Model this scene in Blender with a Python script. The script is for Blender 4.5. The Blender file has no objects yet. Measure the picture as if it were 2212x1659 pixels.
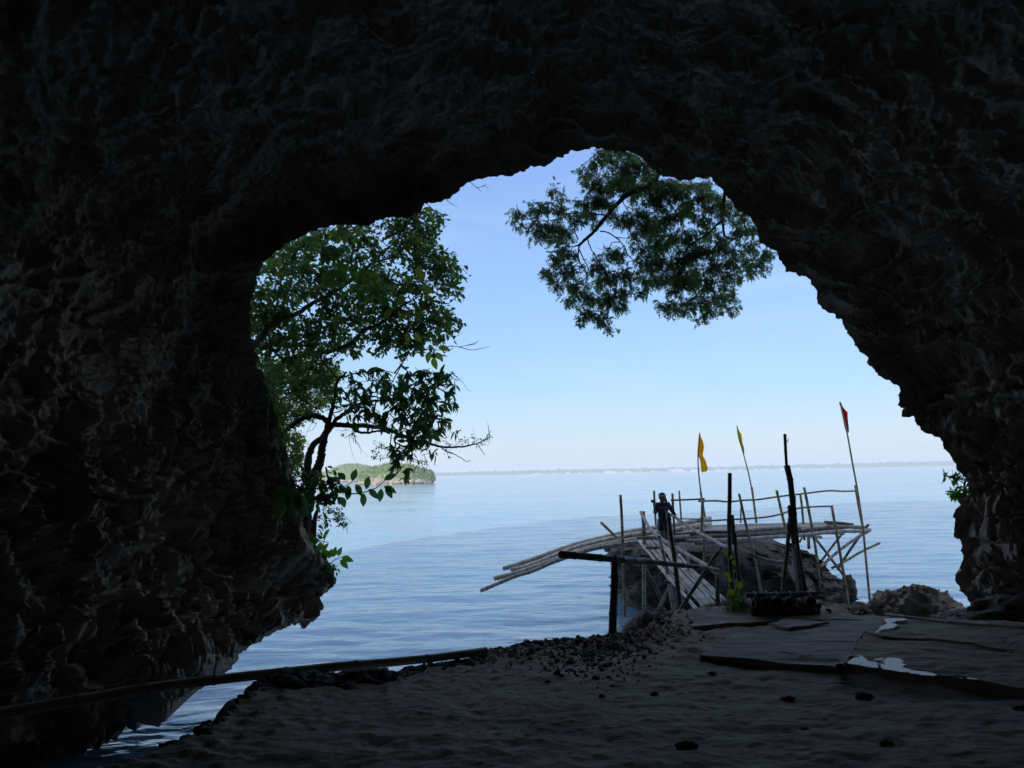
import bpy, bmesh, math, random
import numpy as np
from mathutils import Vector, Matrix, Quaternion

random.seed(7)
rng = np.random.default_rng(7)
scene = bpy.context.scene
C = scene.collection
R = math.radians

# ------------------------------------------------------------------ camera model (units of a 2212 x 1659 view)
F = 1600.0
CAM = Vector((0, 0, 3.8))
PITCH = math.atan(195.0 / F)
ROLL = math.atan(0.0203)
_fw = Vector((0, math.cos(PITCH), math.sin(PITCH)))
_ux = Vector((1, 0, 0))
_uz = Vector((0, -math.sin(PITCH), math.cos(PITCH)))
_rt = math.cos(ROLL) * _ux - math.sin(ROLL) * _uz
_up = math.sin(ROLL) * _ux + math.cos(ROLL) * _uz


def ray(px, py):
    return F * _fw + (px - 1106.0) * _rt - (py - 829.5) * _up


def at(px, py, Y):
    d = ray(float(px), float(py))
    return CAM + d * (float(Y) / d.y)


def ground(px, py, z):
    d = ray(float(px), float(py))
    return CAM + d * ((float(z) - CAM.z) / d.z)


def z1(x, y): return ((2200 + x / 1.7283) / 1.736, (1440 + y / 1.7283) / 1.736)
def z2(x, y): return ((1780 + x / 2.5917) / 1.736, (1780 + y / 2.5917) / 1.736)
def z3(x, y): return ((2500 + x / 2.5917) / 1.736, (1780 + y / 2.5917) / 1.736)
def z4(x, y): return ((2400 + x / 3.3167) / 1.736, (1820 + y / 3.3167) / 1.736)
def z6(x, y): return ((1850 + x / 2.011) / 1.736, (500 + y / 2.011) / 1.736)
def z7(x, y): return ((2400 + x / 1.536) / 1.736, (2150 + y / 1.536) / 1.736)
def zL(x, y): return ((900 + x / 2.074) / 1.736, (700 + y / 2.074) / 1.736)
def zM(x, y): return ((900 + x / 2.074) / 1.736, (1400 + y / 2.074) / 1.736)


# ------------------------------------------------------------------ numpy noise
_perm = rng.permutation(256)
_perm = np.concatenate([_perm, _perm, _perm]).astype(np.int64)
_grad = rng.normal(size=(256, 3))
_grad /= np.linalg.norm(_grad, axis=1)[:, None]


def perlin(p):
    pi = np.floor(p).astype(np.int64)
    pf = p - pi
    pi &= 255
    u = pf * pf * pf * (pf * (pf * 6 - 15) + 10)
    out = np.zeros(len(p))
    for dx in (0, 1):
        wx = u[:, 0] if dx else 1 - u[:, 0]
        for dy in (0, 1):
            wy = u[:, 1] if dy else 1 - u[:, 1]
            for dz in (0, 1):
                wz = u[:, 2] if dz else 1 - u[:, 2]
                h = _perm[_perm[_perm[(pi[:, 0] + dx) & 255] + ((pi[:, 1] + dy) & 255)] + ((pi[:, 2] + dz) & 255)]
                g = _grad[h]
                out += wx * wy * wz * (g[:, 0] * (pf[:, 0] - dx) + g[:, 1] * (pf[:, 1] - dy) + g[:, 2] * (pf[:, 2] - dz))
    return out * 1.5


def fbm(p, octv=4, gain=0.5):
    o = np.zeros(len(p)); a = 1.0; q = p.copy()
    for i in range(octv):
        o += a * perlin(q); q = q * 2.03 + 17.3; a *= gain
    return o


def ridged(p, octv=4, gain=0.5):
    o = np.zeros(len(p)); a = 1.0; q = p.copy()
    for i in range(octv):
        n = 1 - np.abs(perlin(q)) * 1.6
        o += a * n * n; q = q * 2.1 + 11.7; a *= gain
    return o


def worley(p):
    pi = np.floor(p).astype(np.int64)
    best = np.full(len(p), 9.0); second = np.full(len(p), 9.0)
    for dx in (-1, 0, 1):
        for dy in (-1, 0, 1):
            for dz in (-1, 0, 1):
                c = pi + np.array([dx, dy, dz])
                cc = c & 255
                h = _perm[_perm[_perm[cc[:, 0]] + cc[:, 1]] + cc[:, 2]]
                f = c + 0.5 + 0.45 * _grad[h] * 1.2
                d = np.linalg.norm(f - p, axis=1)
                m = d < best
                second = np.where(m, best, np.minimum(second, d))
                best = np.where(m, d, best)
    return best, second


def sstep(a, b, x):
    t = np.clip((x - a) / (b - a), 0, 1)
    return t * t * (3 - 2 * t)


# ------------------------------------------------------------------ object helpers
def tag(o, label=None, cat=None, group=None, kind=None):
    if label: o['label'] = label
    if cat: o['category'] = cat
    if group: o['group'] = group
    if kind: o['kind'] = kind
    return o


def link(name, me, mat=None, parent=None, smooth=True):
    o = bpy.data.objects.new(name, me)
    C.objects.link(o)
    if mat is not None:
        me.materials.append(mat)
    if smooth and len(me.polygons):
        me.polygons.foreach_set('use_smooth', np.ones(len(me.polygons), dtype=bool))
    if parent is not None:
        o.parent = parent
        o.matrix_parent_inverse = Matrix.Translation(-parent.location)
    return o


def thing(name, label, cat, loc=(0, 0, 0), group=None):
    o = bpy.data.objects.new(name, None)
    o.empty_display_size = 0.1
    C.objects.link(o)
    o.location = loc
    return tag(o, label, cat, group)


def mesh_np(name, V, quads=None, tris=None):
    me = bpy.data.meshes.new(name)
    V = np.asarray(V, dtype=np.float32)
    nq = 0 if quads is None else len(quads)
    nt = 0 if tris is None else len(tris)
    me.vertices.add(len(V)); me.vertices.foreach_set('co', V.ravel())
    loops = []
    if nq: loops.append(np.asarray(quads, dtype=np.int32).ravel())
    if nt: loops.append(np.asarray(tris, dtype=np.int32).ravel())
    L = np.concatenate(loops)
    me.loops.add(len(L)); me.loops.foreach_set('vertex_index', L)
    st = np.concatenate([np.arange(nq) * 4, nq * 4 + np.arange(nt) * 3]).astype(np.int32)
    me.polygons.add(nq + nt); me.polygons.foreach_set('loop_start', st)
    me.update(calc_edges=True); me.validate()
    return me


def grid_quads(n, m):
    i, j = np.meshgrid(np.arange(n - 1), np.arange(m - 1), indexing='ij')
    a = (i * m + j).ravel()
    return np.stack([a, a + 1, a + m + 1, a + m], 1)


class MB:
    """collects tubes, boxes, blobs and leaves; build() links them as one mesh object"""
    def __init__(self): self.v = []; self.f = []; self.a = []

    def _add(self, vs, fs, attr=None):
        b = len(self.v)
        self.v += [tuple(p) for p in vs]
        self.f += [tuple(b + i for i in f) for f in fs]
        self.a += list(attr) if attr is not None else [0.0] * len(vs)

    def tube(self, pts, rad, sides=8, cap=True, attr=None):
        pts = [Vector(p) for p in pts]
        n = len(pts)
        if not hasattr(rad, '__len__'): rad = [rad] * n
        vs = []; fs = []; at_ = []
        prev = None
        for i, p in enumerate(pts):
            t = (pts[min(i + 1, n - 1)] - pts[max(i - 1, 0)])
            if t.length < 1e-9: t = Vector((0, 0, 1))
            t.normalize()
            if prev is None:
                a = t.cross(Vector((0.31, 0.17, 0.93)))
                if a.length < 1e-3: a = t.cross(Vector((1, 0, 0)))
                a.normalize()
            else:
                a = (prev - t * prev.dot(t)).normalized()
            prev = a
            b = t.cross(a)
            for k in range(sides):
                w = 2 * math.pi * k / sides
                vs.append(p + (a * math.cos(w) + b * math.sin(w)) * rad[i])
                at_.append(attr[i] if attr else 0.0)
        for i in range(n - 1):
            for k in range(sides):
                k2 = (k + 1) % sides
                fs.append((i * sides + k, i * sides + k2, (i + 1) * sides + k2, (i + 1) * sides + k))
        if cap:
            fs.append(tuple(range(sides - 1, -1, -1)))
            fs.append(tuple((n - 1) * sides + k for k in range(sides)))
        self._add(vs, fs, at_)

    def box(self, c, s, rot=None):
        c = Vector(c)
        vs = []
        for x in (-1, 1):
            for y in (-1, 1):
                for z in (-1, 1):
                    v = Vector((x * s[0] / 2, y * s[1] / 2, z * s[2] / 2))
                    if rot is not None: v = rot @ v
                    vs.append(c + v)
        self._add(vs, [(0, 1, 3, 2), (4, 6, 7, 5), (0, 4, 5, 1), (2, 3, 7, 6), (0, 2, 6, 4), (1, 5, 7, 3)])

    def ball(self, c, r, seg=12, ring=8, rot=None):
        c = Vector(c)
        if not hasattr(r, '__len__'): r = (r, r, r)
        vs = []; fs = []
        for i in range(ring + 1):
            th = math.pi * i / ring
            for k in range(seg):
                ph = 2 * math.pi * k / seg
                v = Vector((r[0] * math.sin(th) * math.cos(ph), r[1] * math.sin(th) * math.sin(ph), r[2] * math.cos(th)))
                if rot is not None: v = rot @ v
                vs.append(c + v)
        for i in range(ring):
            for k in range(seg):
                k2 = (k + 1) % seg
                fs.append((i * seg + k, (i + 1) * seg + k, (i + 1) * seg + k2, i * seg + k2))
        self._add(vs, fs)

    def build(self, name, mat, parent=None, smooth=True, label=None):
        me = bpy.data.meshes.new(name)
        me.from_pydata(self.v, [], self.f)
        at_ = me.attributes.new('node', 'FLOAT', 'POINT')
        at_.data.foreach_set('value', np.array(self.a, dtype=np.float32))
        me.update()
        o = link(name, me, mat, parent, smooth)
        if label: o['label'] = label
        return o


def smooth_line(pts, sub=6):
    """Catmull-Rom through the points"""
    pts = [Vector(p) for p in pts]
    if len(pts) < 3:
        return [pts[0].lerp(pts[-1], i / sub) for i in range(sub + 1)]
    out = []
    P = [pts[0] * 2 - pts[1]] + pts + [pts[-1] * 2 - pts[-2]]
    for i in range(1, len(P) - 2):
        for k in range(sub):
            t = k / sub
            a, b, c, d = P[i - 1], P[i], P[i + 1], P[i + 2]
            out.append(0.5 * ((2 * b) + (c - a) * t + (2 * a - 5 * b + 4 * c - d) * t * t + (3 * b - a - 3 * c + d) * t ** 3))
    out.append(pts[-1])
    return out


def bamboo(mb, pts, r, r2=None, sides=10, node=0.33, hollow=True, wob=0.006):
    """a jointed cane along a line: swollen rings at the joints, hollow cut ends"""
    line = smooth_line(pts, 5)
    d = [0]
    for i in range(1, len(line)): d.append(d[-1] + (line[i] - line[i - 1]).length)
    L = d[-1]
    r2 = r if r2 is None else r2

    def pos(s):
        s = min(max(s, 0), L)
        for i in range(1, len(d)):
            if s <= d[i]:
                return line[i - 1].lerp(line[i], (s - d[i - 1]) / max(d[i] - d[i - 1], 1e-9))
        return line[-1]
    node = node * random.uniform(0.85, 1.2)
    S = [(0, 1, 0)]
    s = node * random.uniform(0.2, 0.9)
    while s < L - 0.05:
        e = min(0.014, r * 0.35)
        S += [(s - e * 1.6, 1.0, 0), (s - e * 0.4, 1.13, 1), (s + e * 0.4, 1.11, 1), (s + e * 1.8, 0.97, 0.25)]
        if node > 0.2: S.append((s + node * 0.5, 0.99, 0))
        s += node * random.uniform(0.85, 1.15)
    S.append((L, 1, 0))
    S = [q for q in S if 0 <= q[0] <= L]
    S.sort()
    P = []; rad = []; at_ = []
    ph = random.uniform(0, 6)
    for (s, k, a) in S:
        p = pos(s) + Vector((math.sin(s * 2.1 + ph), math.cos(s * 1.7 + ph), math.sin(s * 2.6 + ph * 2))) * wob
        P.append(p); rad.append((r + (r2 - r) * s / L) * k); at_.append(a)
    if hollow:
        t0 = (P[1] - P[0]).normalized(); t1 = (P[-2] - P[-1]).normalized()
        P = [P[0] + t0 * min(.2, L * .3), P[0]] + P + [P[-1], P[-1] + t1 * min(.2, L * .3)]
        rad = [rad[0] * .72, rad[0] * .76] + rad + [rad[-1] * .76, rad[-1] * .72]
        at_ = [0, 0] + at_ + [0, 0]
        # keep frame directions steady at the folded ends
        n = len(P); sides_ = sides
        vs = []; fs = []; av = []
        prev = None
        T = []
        for i in range(n):
            j0 = min(max(i - 1, 1), n - 3); j1 = max(min(i + 1, n - 2), 2)
            t = P[j1] - P[j0]
            if t.length < 1e-9: t = P[-2] - P[1]
            T.append(t.normalized())
        for i in range(n):
            t = T[i]
            if prev is None:
                a = t.cross(Vector((0.31, 0.17, 0.93)))
                if a.length < 1e-3: a = t.cross(Vector((1, 0, 0)))
                a.normalize()
            else:
                a = (prev - t * prev.dot(t)).normalized()
            prev = a; b = t.cross(a)
            for k in range(sides_):
                w = 2 * math.pi * k / sides_
                vs.append(P[i] + (a * math.cos(w) + b * math.sin(w)) * rad[i]); av.append(at_[i])
        for i in range(n - 1):
            for k in range(sides_):
                k2 = (k + 1) % sides_
                fs.append((i * sides_ + k, i * sides_ + k2, (i + 1) * sides_ + k2, (i + 1) * sides_ + k))
        fs.append(tuple(range(sides_))); fs.append(tuple((n - 1) * sides_ + k for k in range(sides_ - 1, -1, -1)))
        mb._add(vs, fs, av)
    else:
        mb.tube(P, rad, sides, True, at_)


def cane(name, pts, r, mat, parent, r2=None, **kw):
    m = MB(); bamboo(m, pts, r, r2, **kw)
    return m.build(name, mat, parent)


def lash(p, r, axis, mat, parent, turns=4, name='lashing'):
    """a few turns of cord round a pole"""
    m = MB()
    axis = Vector(axis).normalized()
    a = axis.cross(Vector((0.3, 0.2, 0.9))).normalized(); b = axis.cross(a)
    pts = []
    for i in range(turns * 10 + 1):
        w = 2 * math.pi * i / 10
        pts.append(Vector(p) + (a * math.cos(w) + b * math.sin(w)) * (r + .006) + axis * (0.012 * (i / 10 - turns / 2)))
    # loose tail
    pts.append(pts[-1] + Vector((.03, -.02, -.05))); pts.append(pts[-1] + Vector((.02, -.01, -.09)))
    m.tube(pts, 0.007, 4)
    return m.build(name, mat, parent)


# ------------------------------------------------------------------ materials
def nmat(name):
    m = bpy.data.materials.new(name); m.use_nodes = True
    nt = m.node_tree
    b = nt.nodes['Principled BSDF']
    return m, nt, b


def N(nt, typ, **kw):
    n = nt.nodes.new(typ)
    for k, v in kw.items():
        if k.startswith('i_'):
            key = k[2:].replace('_', ' ')
            n.inputs[key].default_value = v
        else:
            setattr(n, k, v)
    return n


def ramp(nt, stops):
    n = nt.nodes.new('ShaderNodeValToRGB')
    cr = n.color_ramp
    while len(cr.elements) < len(stops): cr.elements.new(0.5)
    for e, (p, c) in zip(cr.elements, stops):
        e.position = p; e.color = (*c, 1) if len(c) == 3 else c
    return n


def obj_coord(nt, scale=(1, 1, 1)):
    tc = nt.nodes.new('ShaderNodeTexCoord')
    mp = nt.nodes.new('ShaderNodeMapping')
    mp.inputs['Scale'].default_value = scale
    nt.links.new(tc.outputs['Object'], mp.inputs['Vector'])
    return mp.outputs['Vector']


def rock_material(name, stops, bump=0.5, scale=1.0, green=0.0, rough=0.9, stretch=(1, 1, 1), spec=0.3):
    m, nt, b = nmat(name)
    L = nt.links.new
    co = obj_coord(nt, stretch)
    n1 = N(nt, 'ShaderNodeTexNoise', i_Scale=1.3 * scale, i_Detail=9, i_Roughness=.62, i_Distortion=.6)
    n2 = N(nt, 'ShaderNodeTexNoise', i_Scale=9 * scale, i_Detail=8, i_Roughness=.7, i_Distortion=.3)
    v = N(nt, 'ShaderNodeTexVoronoi', i_Scale=7 * scale)
    for n in (n1, n2, v): L(co, n.inputs['Vector'])
    r = ramp(nt, stops)
    mx = N(nt, 'ShaderNodeMath', operation='MULTIPLY_ADD')
    L(n2.outputs['Fac'], mx.inputs[0]); mx.inputs[1].default_value = .32
    mm = N(nt, 'ShaderNodeMath', operation='MULTIPLY'); L(n1.outputs['Fac'], mm.inputs[0]); mm.inputs[1].default_value = .72
    L(mm.outputs[0], mx.inputs[2])
    L(mx.outputs[0], r.inputs['Fac'])
    col = r.outputs['Color']
    if green > 0:
        n3 = N(nt, 'ShaderNodeTexNoise', i_Scale=.55 * scale, i_Detail=6, i_Roughness=.65)
        L(co, n3.inputs['Vector'])
        rr = ramp(nt, [(.52, (0, 0, 0)), (.68, (green, green, green))])
        L(n3.outputs['Fac'], rr.inputs['Fac'])
        mix = N(nt, 'ShaderNodeMix', data_type='RGBA')
        L(rr.outputs['Color'], mix.inputs['Factor']); L(col, mix.inputs['A'])
        mix.inputs['B'].default_value = (.05, .075, .03, 1)
        col = mix.outputs['Result']
    L(col, b.inputs['Base Color'])
    b.inputs['Roughness'].default_value = rough
    b.inputs['Specular IOR Level'].default_value = spec
    ad = N(nt, 'ShaderNodeMath', operation='MULTIPLY_ADD')
    L(v.outputs['Distance'], ad.inputs[0]); ad.inputs[1].default_value = -.5
    L(n2.outputs['Fac'], ad.inputs[2])
    bp = N(nt, 'ShaderNodeBump', i_Strength=bump, i_Distance=.12 / scale)
    L(ad.outputs[0], bp.inputs['Height']); L(bp.outputs[0], b.inputs['Normal'])
    return m


def bamboo_material(name, light, dark, nodecol, rough=.55):
    m, nt, b = nmat(name)
    L = nt.links.new
    co = obj_coord(nt, (1, 1, 1))
    n1 = N(nt, 'ShaderNodeTexNoise', i_Scale=3.2, i_Detail=6, i_Roughness=.6)
    n2 = N(nt, 'ShaderNodeTexNoise', i_Scale=45, i_Detail=4)
    L(co, n1.inputs['Vector']); L(co, n2.inputs['Vector'])
    oi = nt.nodes.new('ShaderNodeObjectInfo')
    a1 = N(nt, 'ShaderNodeMath', operation='MULTIPLY_ADD'); a1.inputs[1].default_value = .5; a1.inputs[2].default_value = -.25
    L(oi.outputs['Random'], a1.inputs[0])
    a2 = N(nt, 'ShaderNodeMath', operation='ADD'); L(n1.outputs['Fac'], a2.inputs[0]); L(a1.outputs[0], a2.inputs[1])
    a3 = N(nt, 'ShaderNodeMath', operation='MULTIPLY_ADD'); L(n2.outputs['Fac'], a3.inputs[0]); a3.inputs[1].default_value = .35
    a4 = N(nt, 'ShaderNodeMath', operation='SUBTRACT'); L(a2.outputs[0], a4.inputs[0]); a4.inputs[1].default_value = .17
    L(a4.outputs[0], a3.inputs[2])
    r = ramp(nt, [(.25, dark), (.5, tuple((x + y) / 2 for x, y in zip(light, dark))), (.75, light)])
    L(a3.outputs[0], r.inputs['Fac'])
    at_ = N(nt, 'ShaderNodeAttribute', attribute_name='node')
    mix = N(nt, 'ShaderNodeMix', data_type='RGBA')
    sc = N(nt, 'ShaderNodeMath', operation='MULTIPLY'); L(at_.outputs['Fac'], sc.inputs[0]); sc.inputs[1].default_value = .8
    L(sc.outputs[0], mix.inputs['Factor']); L(r.outputs['Color'], mix.inputs['A']); mix.inputs['B'].default_value = (*nodecol, 1)
    L(mix.outputs['Result'], b.inputs['Base Color'])
    b.inputs['Roughness'].default_value = rough
    bp = N(nt, 'ShaderNodeBump', i_Strength=.25, i_Distance=.01)
    L(n2.outputs['Fac'], bp.inputs['Height']); L(bp.outputs[0], b.inputs['Normal'])
    return m


def leaf_material(name, dark, light, trans=.45, holes=False, yellow=None):
    m = bpy.data.materials.new(name); m.use_nodes = True
    nt = m.node_tree; L = nt.links.new
    nt.nodes.clear()
    out = nt.nodes.new('ShaderNodeOutputMaterial')
    geo = nt.nodes.new('ShaderNodeNewGeometry')
    rp = ramp(nt, [(0, dark), (.75, light), (1, yellow or light)])
    co = obj_coord(nt)
    nn = N(nt, 'ShaderNodeTexNoise', i_Scale=1.6, i_Detail=3)
    L(co, nn.inputs['Vector'])
    ma = N(nt, 'ShaderNodeMath', operation='MULTIPLY_ADD'); L(geo.outputs['Random Per Island'], ma.inputs[0]); ma.inputs[1].default_value = .6
    mb_ = N(nt, 'ShaderNodeMath', operation='MULTIPLY_ADD'); L(nn.outputs['Fac'], mb_.inputs[0]); mb_.inputs[1].default_value = 1.2; mb_.inputs[2].default_value = -.4
    L(mb_.outputs[0], ma.inputs[2])
    L(ma.outputs[0], rp.inputs['Fac'])
    pb = nt.nodes.new('ShaderNodeBsdfPrincipled'); pb.inputs['Roughness'].default_value = .45
    pb.inputs['Specular IOR Level'].default_value = .35
    tr = nt.nodes.new('ShaderNodeBsdfTranslucent')
    hs = N(nt, 'ShaderNodeHueSaturation', i_Saturation=1.15, i_Value=1.6); L(rp.outputs['Color'], hs.inputs['Color'])
    L(rp.outputs['Color'], pb.inputs['Base Color']); L(hs.outputs['Color'], tr.inputs['Color'])
    mx = nt.nodes.new('ShaderNodeMixShader'); mx.inputs[0].default_value = trans
    L(pb.outputs[0], mx.inputs[1]); L(tr.outputs[0], mx.inputs[2])
    sh = mx.outputs[0]
    if holes:
        v = N(nt, 'ShaderNodeTexNoise', i_Scale=34, i_Detail=3, i_Roughness=.6); L(co, v.inputs['Vector'])
        gt = N(nt, 'ShaderNodeMath', operation='GREATER_THAN'); L(v.outputs['Fac'], gt.inputs[0]); gt.inputs[1].default_value = holes
        tp = nt.nodes.new('ShaderNodeBsdfTransparent')
        m2 = nt.nodes.new('ShaderNodeMixShader'); L(gt.outputs[0], m2.inputs[0]); L(sh, m2.inputs[1]); L(tp.outputs[0], m2.inputs[2])
        sh = m2.outputs[0]
    L(sh, out.inputs['Surface'])
    return m


def plain(name, col, rough=.7, var=.25, scale=12, bump=.1, spec=.4):
    m, nt, b = nmat(name); L = nt.links.new
    co = obj_coord(nt)
    n = N(nt, 'ShaderNodeTexNoise', i_Scale=scale, i_Detail=6, i_Roughness=.6); L(co, n.inputs['Vector'])
    r = ramp(nt, [(.3, tuple(c * (1 - var) for c in col)), (.7, tuple(min(1, c * (1 + var)) for c in col))])
    L(n.outputs['Fac'], r.inputs['Fac']); L(r.outputs['Color'], b.inputs['Base Color'])
    b.inputs['Roughness'].default_value = rough; b.inputs['Specular IOR Level'].default_value = spec
    if bump:
        bp = N(nt, 'ShaderNodeBump', i_Strength=bump, i_Distance=.02)
        L(n.outputs['Fac'], bp.inputs['Height']); L(bp.outputs[0], b.inputs['Normal'])
    return m


M = {}
M['cave'] = rock_material('cave_limestone', [(.26, (.15, .118, .092)), (.46, (.37, .295, .228)), (.62, (.50, .415, .335)), (.8, (.66, .59, .51))], bump=.6, scale=1.0, green=.35)
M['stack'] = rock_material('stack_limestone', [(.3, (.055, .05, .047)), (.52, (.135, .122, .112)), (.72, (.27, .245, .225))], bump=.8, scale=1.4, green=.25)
M['boulder'] = rock_material('boulder_limestone', [(.3, (.16, .13, .11)), (.52, (.36, .31, .265)), (.72, (.6, .54, .48))], bump=.8, scale=2.2)
M['darkrock'] = rock_material('wet_dark_rock', [(.3, (.06, .05, .042)), (.55, (.15, .125, .105)), (.75, (.28, .24, .21))], bump=.8, scale=2.2, rough=.7)
M['pale'] = bamboo_material('weathered_pale_bamboo', (.74, .67, .57), (.40, .35, .29), (.2, .17, .15))
M['grey'] = bamboo_material('grey_bamboo', (.56, .50, .43), (.25, .22, .185), (.09, .08, .07))
M['tan'] = bamboo_material('tan_bamboo', (.46, .38, .23), (.18, .15, .085), (.06, .05, .035))
M['brown'] = bamboo_material('dark_brown_bamboo', (.20, .17, .145), (.06, .051, .045), (.02, .018, .017))
M['log'] = bamboo_material('grey_brown_bamboo', (.55, .46, .38), (.33, .27, .22), (.16, .13, .11), rough=.5)
M['rope'] = plain('pale_rope', (.6, .6, .58), scale=60)
M['blue_rope'] = plain('blue_rope', (.05, .1, .2), scale=60)
M['bark'] = plain('tree_bark', (.07, .058, .05), rough=.9, var=.45, scale=14, bump=.5)
M['twig'] = plain('dry_twig', (.08, .062, .05), rough=.9, scale=20)
M['root'] = plain('pale_root', (.3, .26, .22), rough=.9, scale=20)
M['leafA'] = leaf_material('tree_leaves', (.042, .088, .028), (.125, .205, .055), .52, yellow=(.3, .31, .06))
M['leafB'] = leaf_material('glossy_leaves', (.045, .095, .035), (.10, .19, .06), .48)
M['leafC'] = leaf_material('eaten_leaves', (.06, .105, .045), (.14, .21, .08), .5, holes=.52)
M['fern'] = leaf_material('fern_fronds', (.07, .17, .035), (.13, .27, .06), .55)
M['yellowleaf'] = leaf_material('yellowing_leaves', (.14, .2, .04), (.32, .37, .09), .5)
M['vine'] = leaf_material('vine_leaves', (.10, .17, .03), (.2, .3, .055), .5)
M['moss'] = leaf_material('cliff_plants', (.05, .10, .035), (.12, .2, .06), .4)

# ------------------------------------------------------------------ world, sun
SUN_EL, SUN_AZ = R(21), R(207)           # azimuth clockwise from +Y: behind the camera, to its left
to_sun = Vector((math.sin(SUN_AZ) * math.cos(SUN_EL), math.cos(SUN_AZ) * math.cos(SUN_EL), math.sin(SUN_EL)))
w = bpy.data.worlds.new('World'); scene.world = w; w.use_nodes = True
nt = w.node_tree; L = nt.links.new
sky = nt.nodes.new('ShaderNodeTexSky'); sky.sky_type = 'NISHITA'; sky.sun_disc = False
sky.sun_elevation = SUN_EL; sky.sun_rotation = SUN_AZ
sky.air_density = 1.0; sky.dust_density = .6; sky.ozone_density = 1.6; sky.altitude = 0
bg = nt.nodes['Background']; bg.inputs['Strength'].default_value = .15
# thin streaks of cirrus
tc = nt.nodes.new('ShaderNodeTexCoord')
mp = nt.nodes.new('ShaderNodeMapping'); mp.inputs['Scale'].default_value = (1.6, 1.6, 9); mp.inputs['Rotation'].default_value = (R(4), R(-5), 0)
L(tc.outputs['Generated'], mp.inputs['Vector'])
cn = N(nt, 'ShaderNodeTexNoise', i_Scale=1.7, i_Detail=7, i_Roughness=.55, i_Distortion=.8); L(mp.outputs[0], cn.inputs['Vector'])
cr = ramp(nt, [(.48, (0, 0, 0)), (.78, (.26, .26, .26))]); L(cn.outputs['Fac'], cr.inputs['Fac'])
cm = N(nt, 'ShaderNodeMix', data_type='RGBA'); L(cr.outputs['Color'], cm.inputs['Factor']); L(sky.outputs[0], cm.inputs['A'])
cm.inputs['B'].default_value = (1.9, 2.2, 2.55, 1)
# sky brightness by height, overhead raised for fill light, laid over the Nishita sky
geo_ = nt.nodes.new('ShaderNodeSeparateXYZ'); L(tc.outputs['Generated'], geo_.inputs[0])
el = ramp(nt, [(0.0, (.56, .63, .74)), (.035, (.53, .655, .82)), (.11, (.385, .63, .93)), (.22, (.315, .55, .94)), (.40, (.255, .44, .89)), (.60, (.46, .58, .86)), (1.0, (.68, .74, .86))])
L(geo_.outputs['Z'], el.inputs['Fac'])
sc_ = N(nt, 'ShaderNodeVectorMath', operation='SCALE'); L(el.outputs['Color'], sc_.inputs[0]); sc_.inputs['Scale'].default_value = 2.42
wb = N(nt, 'ShaderNodeMix', data_type='RGBA'); wb.inputs['Factor'].default_value = .07
L(sc_.outputs[0], wb.inputs['A']); L(sky.outputs[0], wb.inputs['B'])
L(wb.outputs['Result'], cm.inputs['A']); L(cm.outputs['Result'], bg.inputs['Color'])

sl = bpy.data.lights.new('sun', 'SUN'); sl.energy = 2.4; sl.angle = R(.5); sl.color = (1, .93, .82)
so = bpy.data.objects.new('sun', sl); C.objects.link(so)
so.rotation_euler = (-to_sun).to_track_quat('-Z', 'Y').to_euler()

cd = bpy.data.cameras.new('camera'); cam = bpy.data.objects.new('camera', cd); C.objects.link(cam)
cd.sensor_width = 36; cd.lens = 36 * F / 2212; cd.clip_end = 40000; cd.clip_start = .05
cam.matrix_world = Matrix(((_rt.x, _up.x, -_fw.x, CAM.x), (_rt.y, _up.y, -_fw.y, CAM.y), (_rt.z, _up.z, -_fw.z, CAM.z), (0, 0, 0, 1)))
scene.camera = cam
scene.view_settings.view_transform = 'Standard'
scene.view_settings.look = 'None'
scene.view_settings.exposure = 1.45
scene.cycles.max_bounces = 8
scene.cycles.diffuse_bounces = 5
scene.cycles.transparent_max_bounces = 24
scene.cycles.volume_bounces = 1

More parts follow.
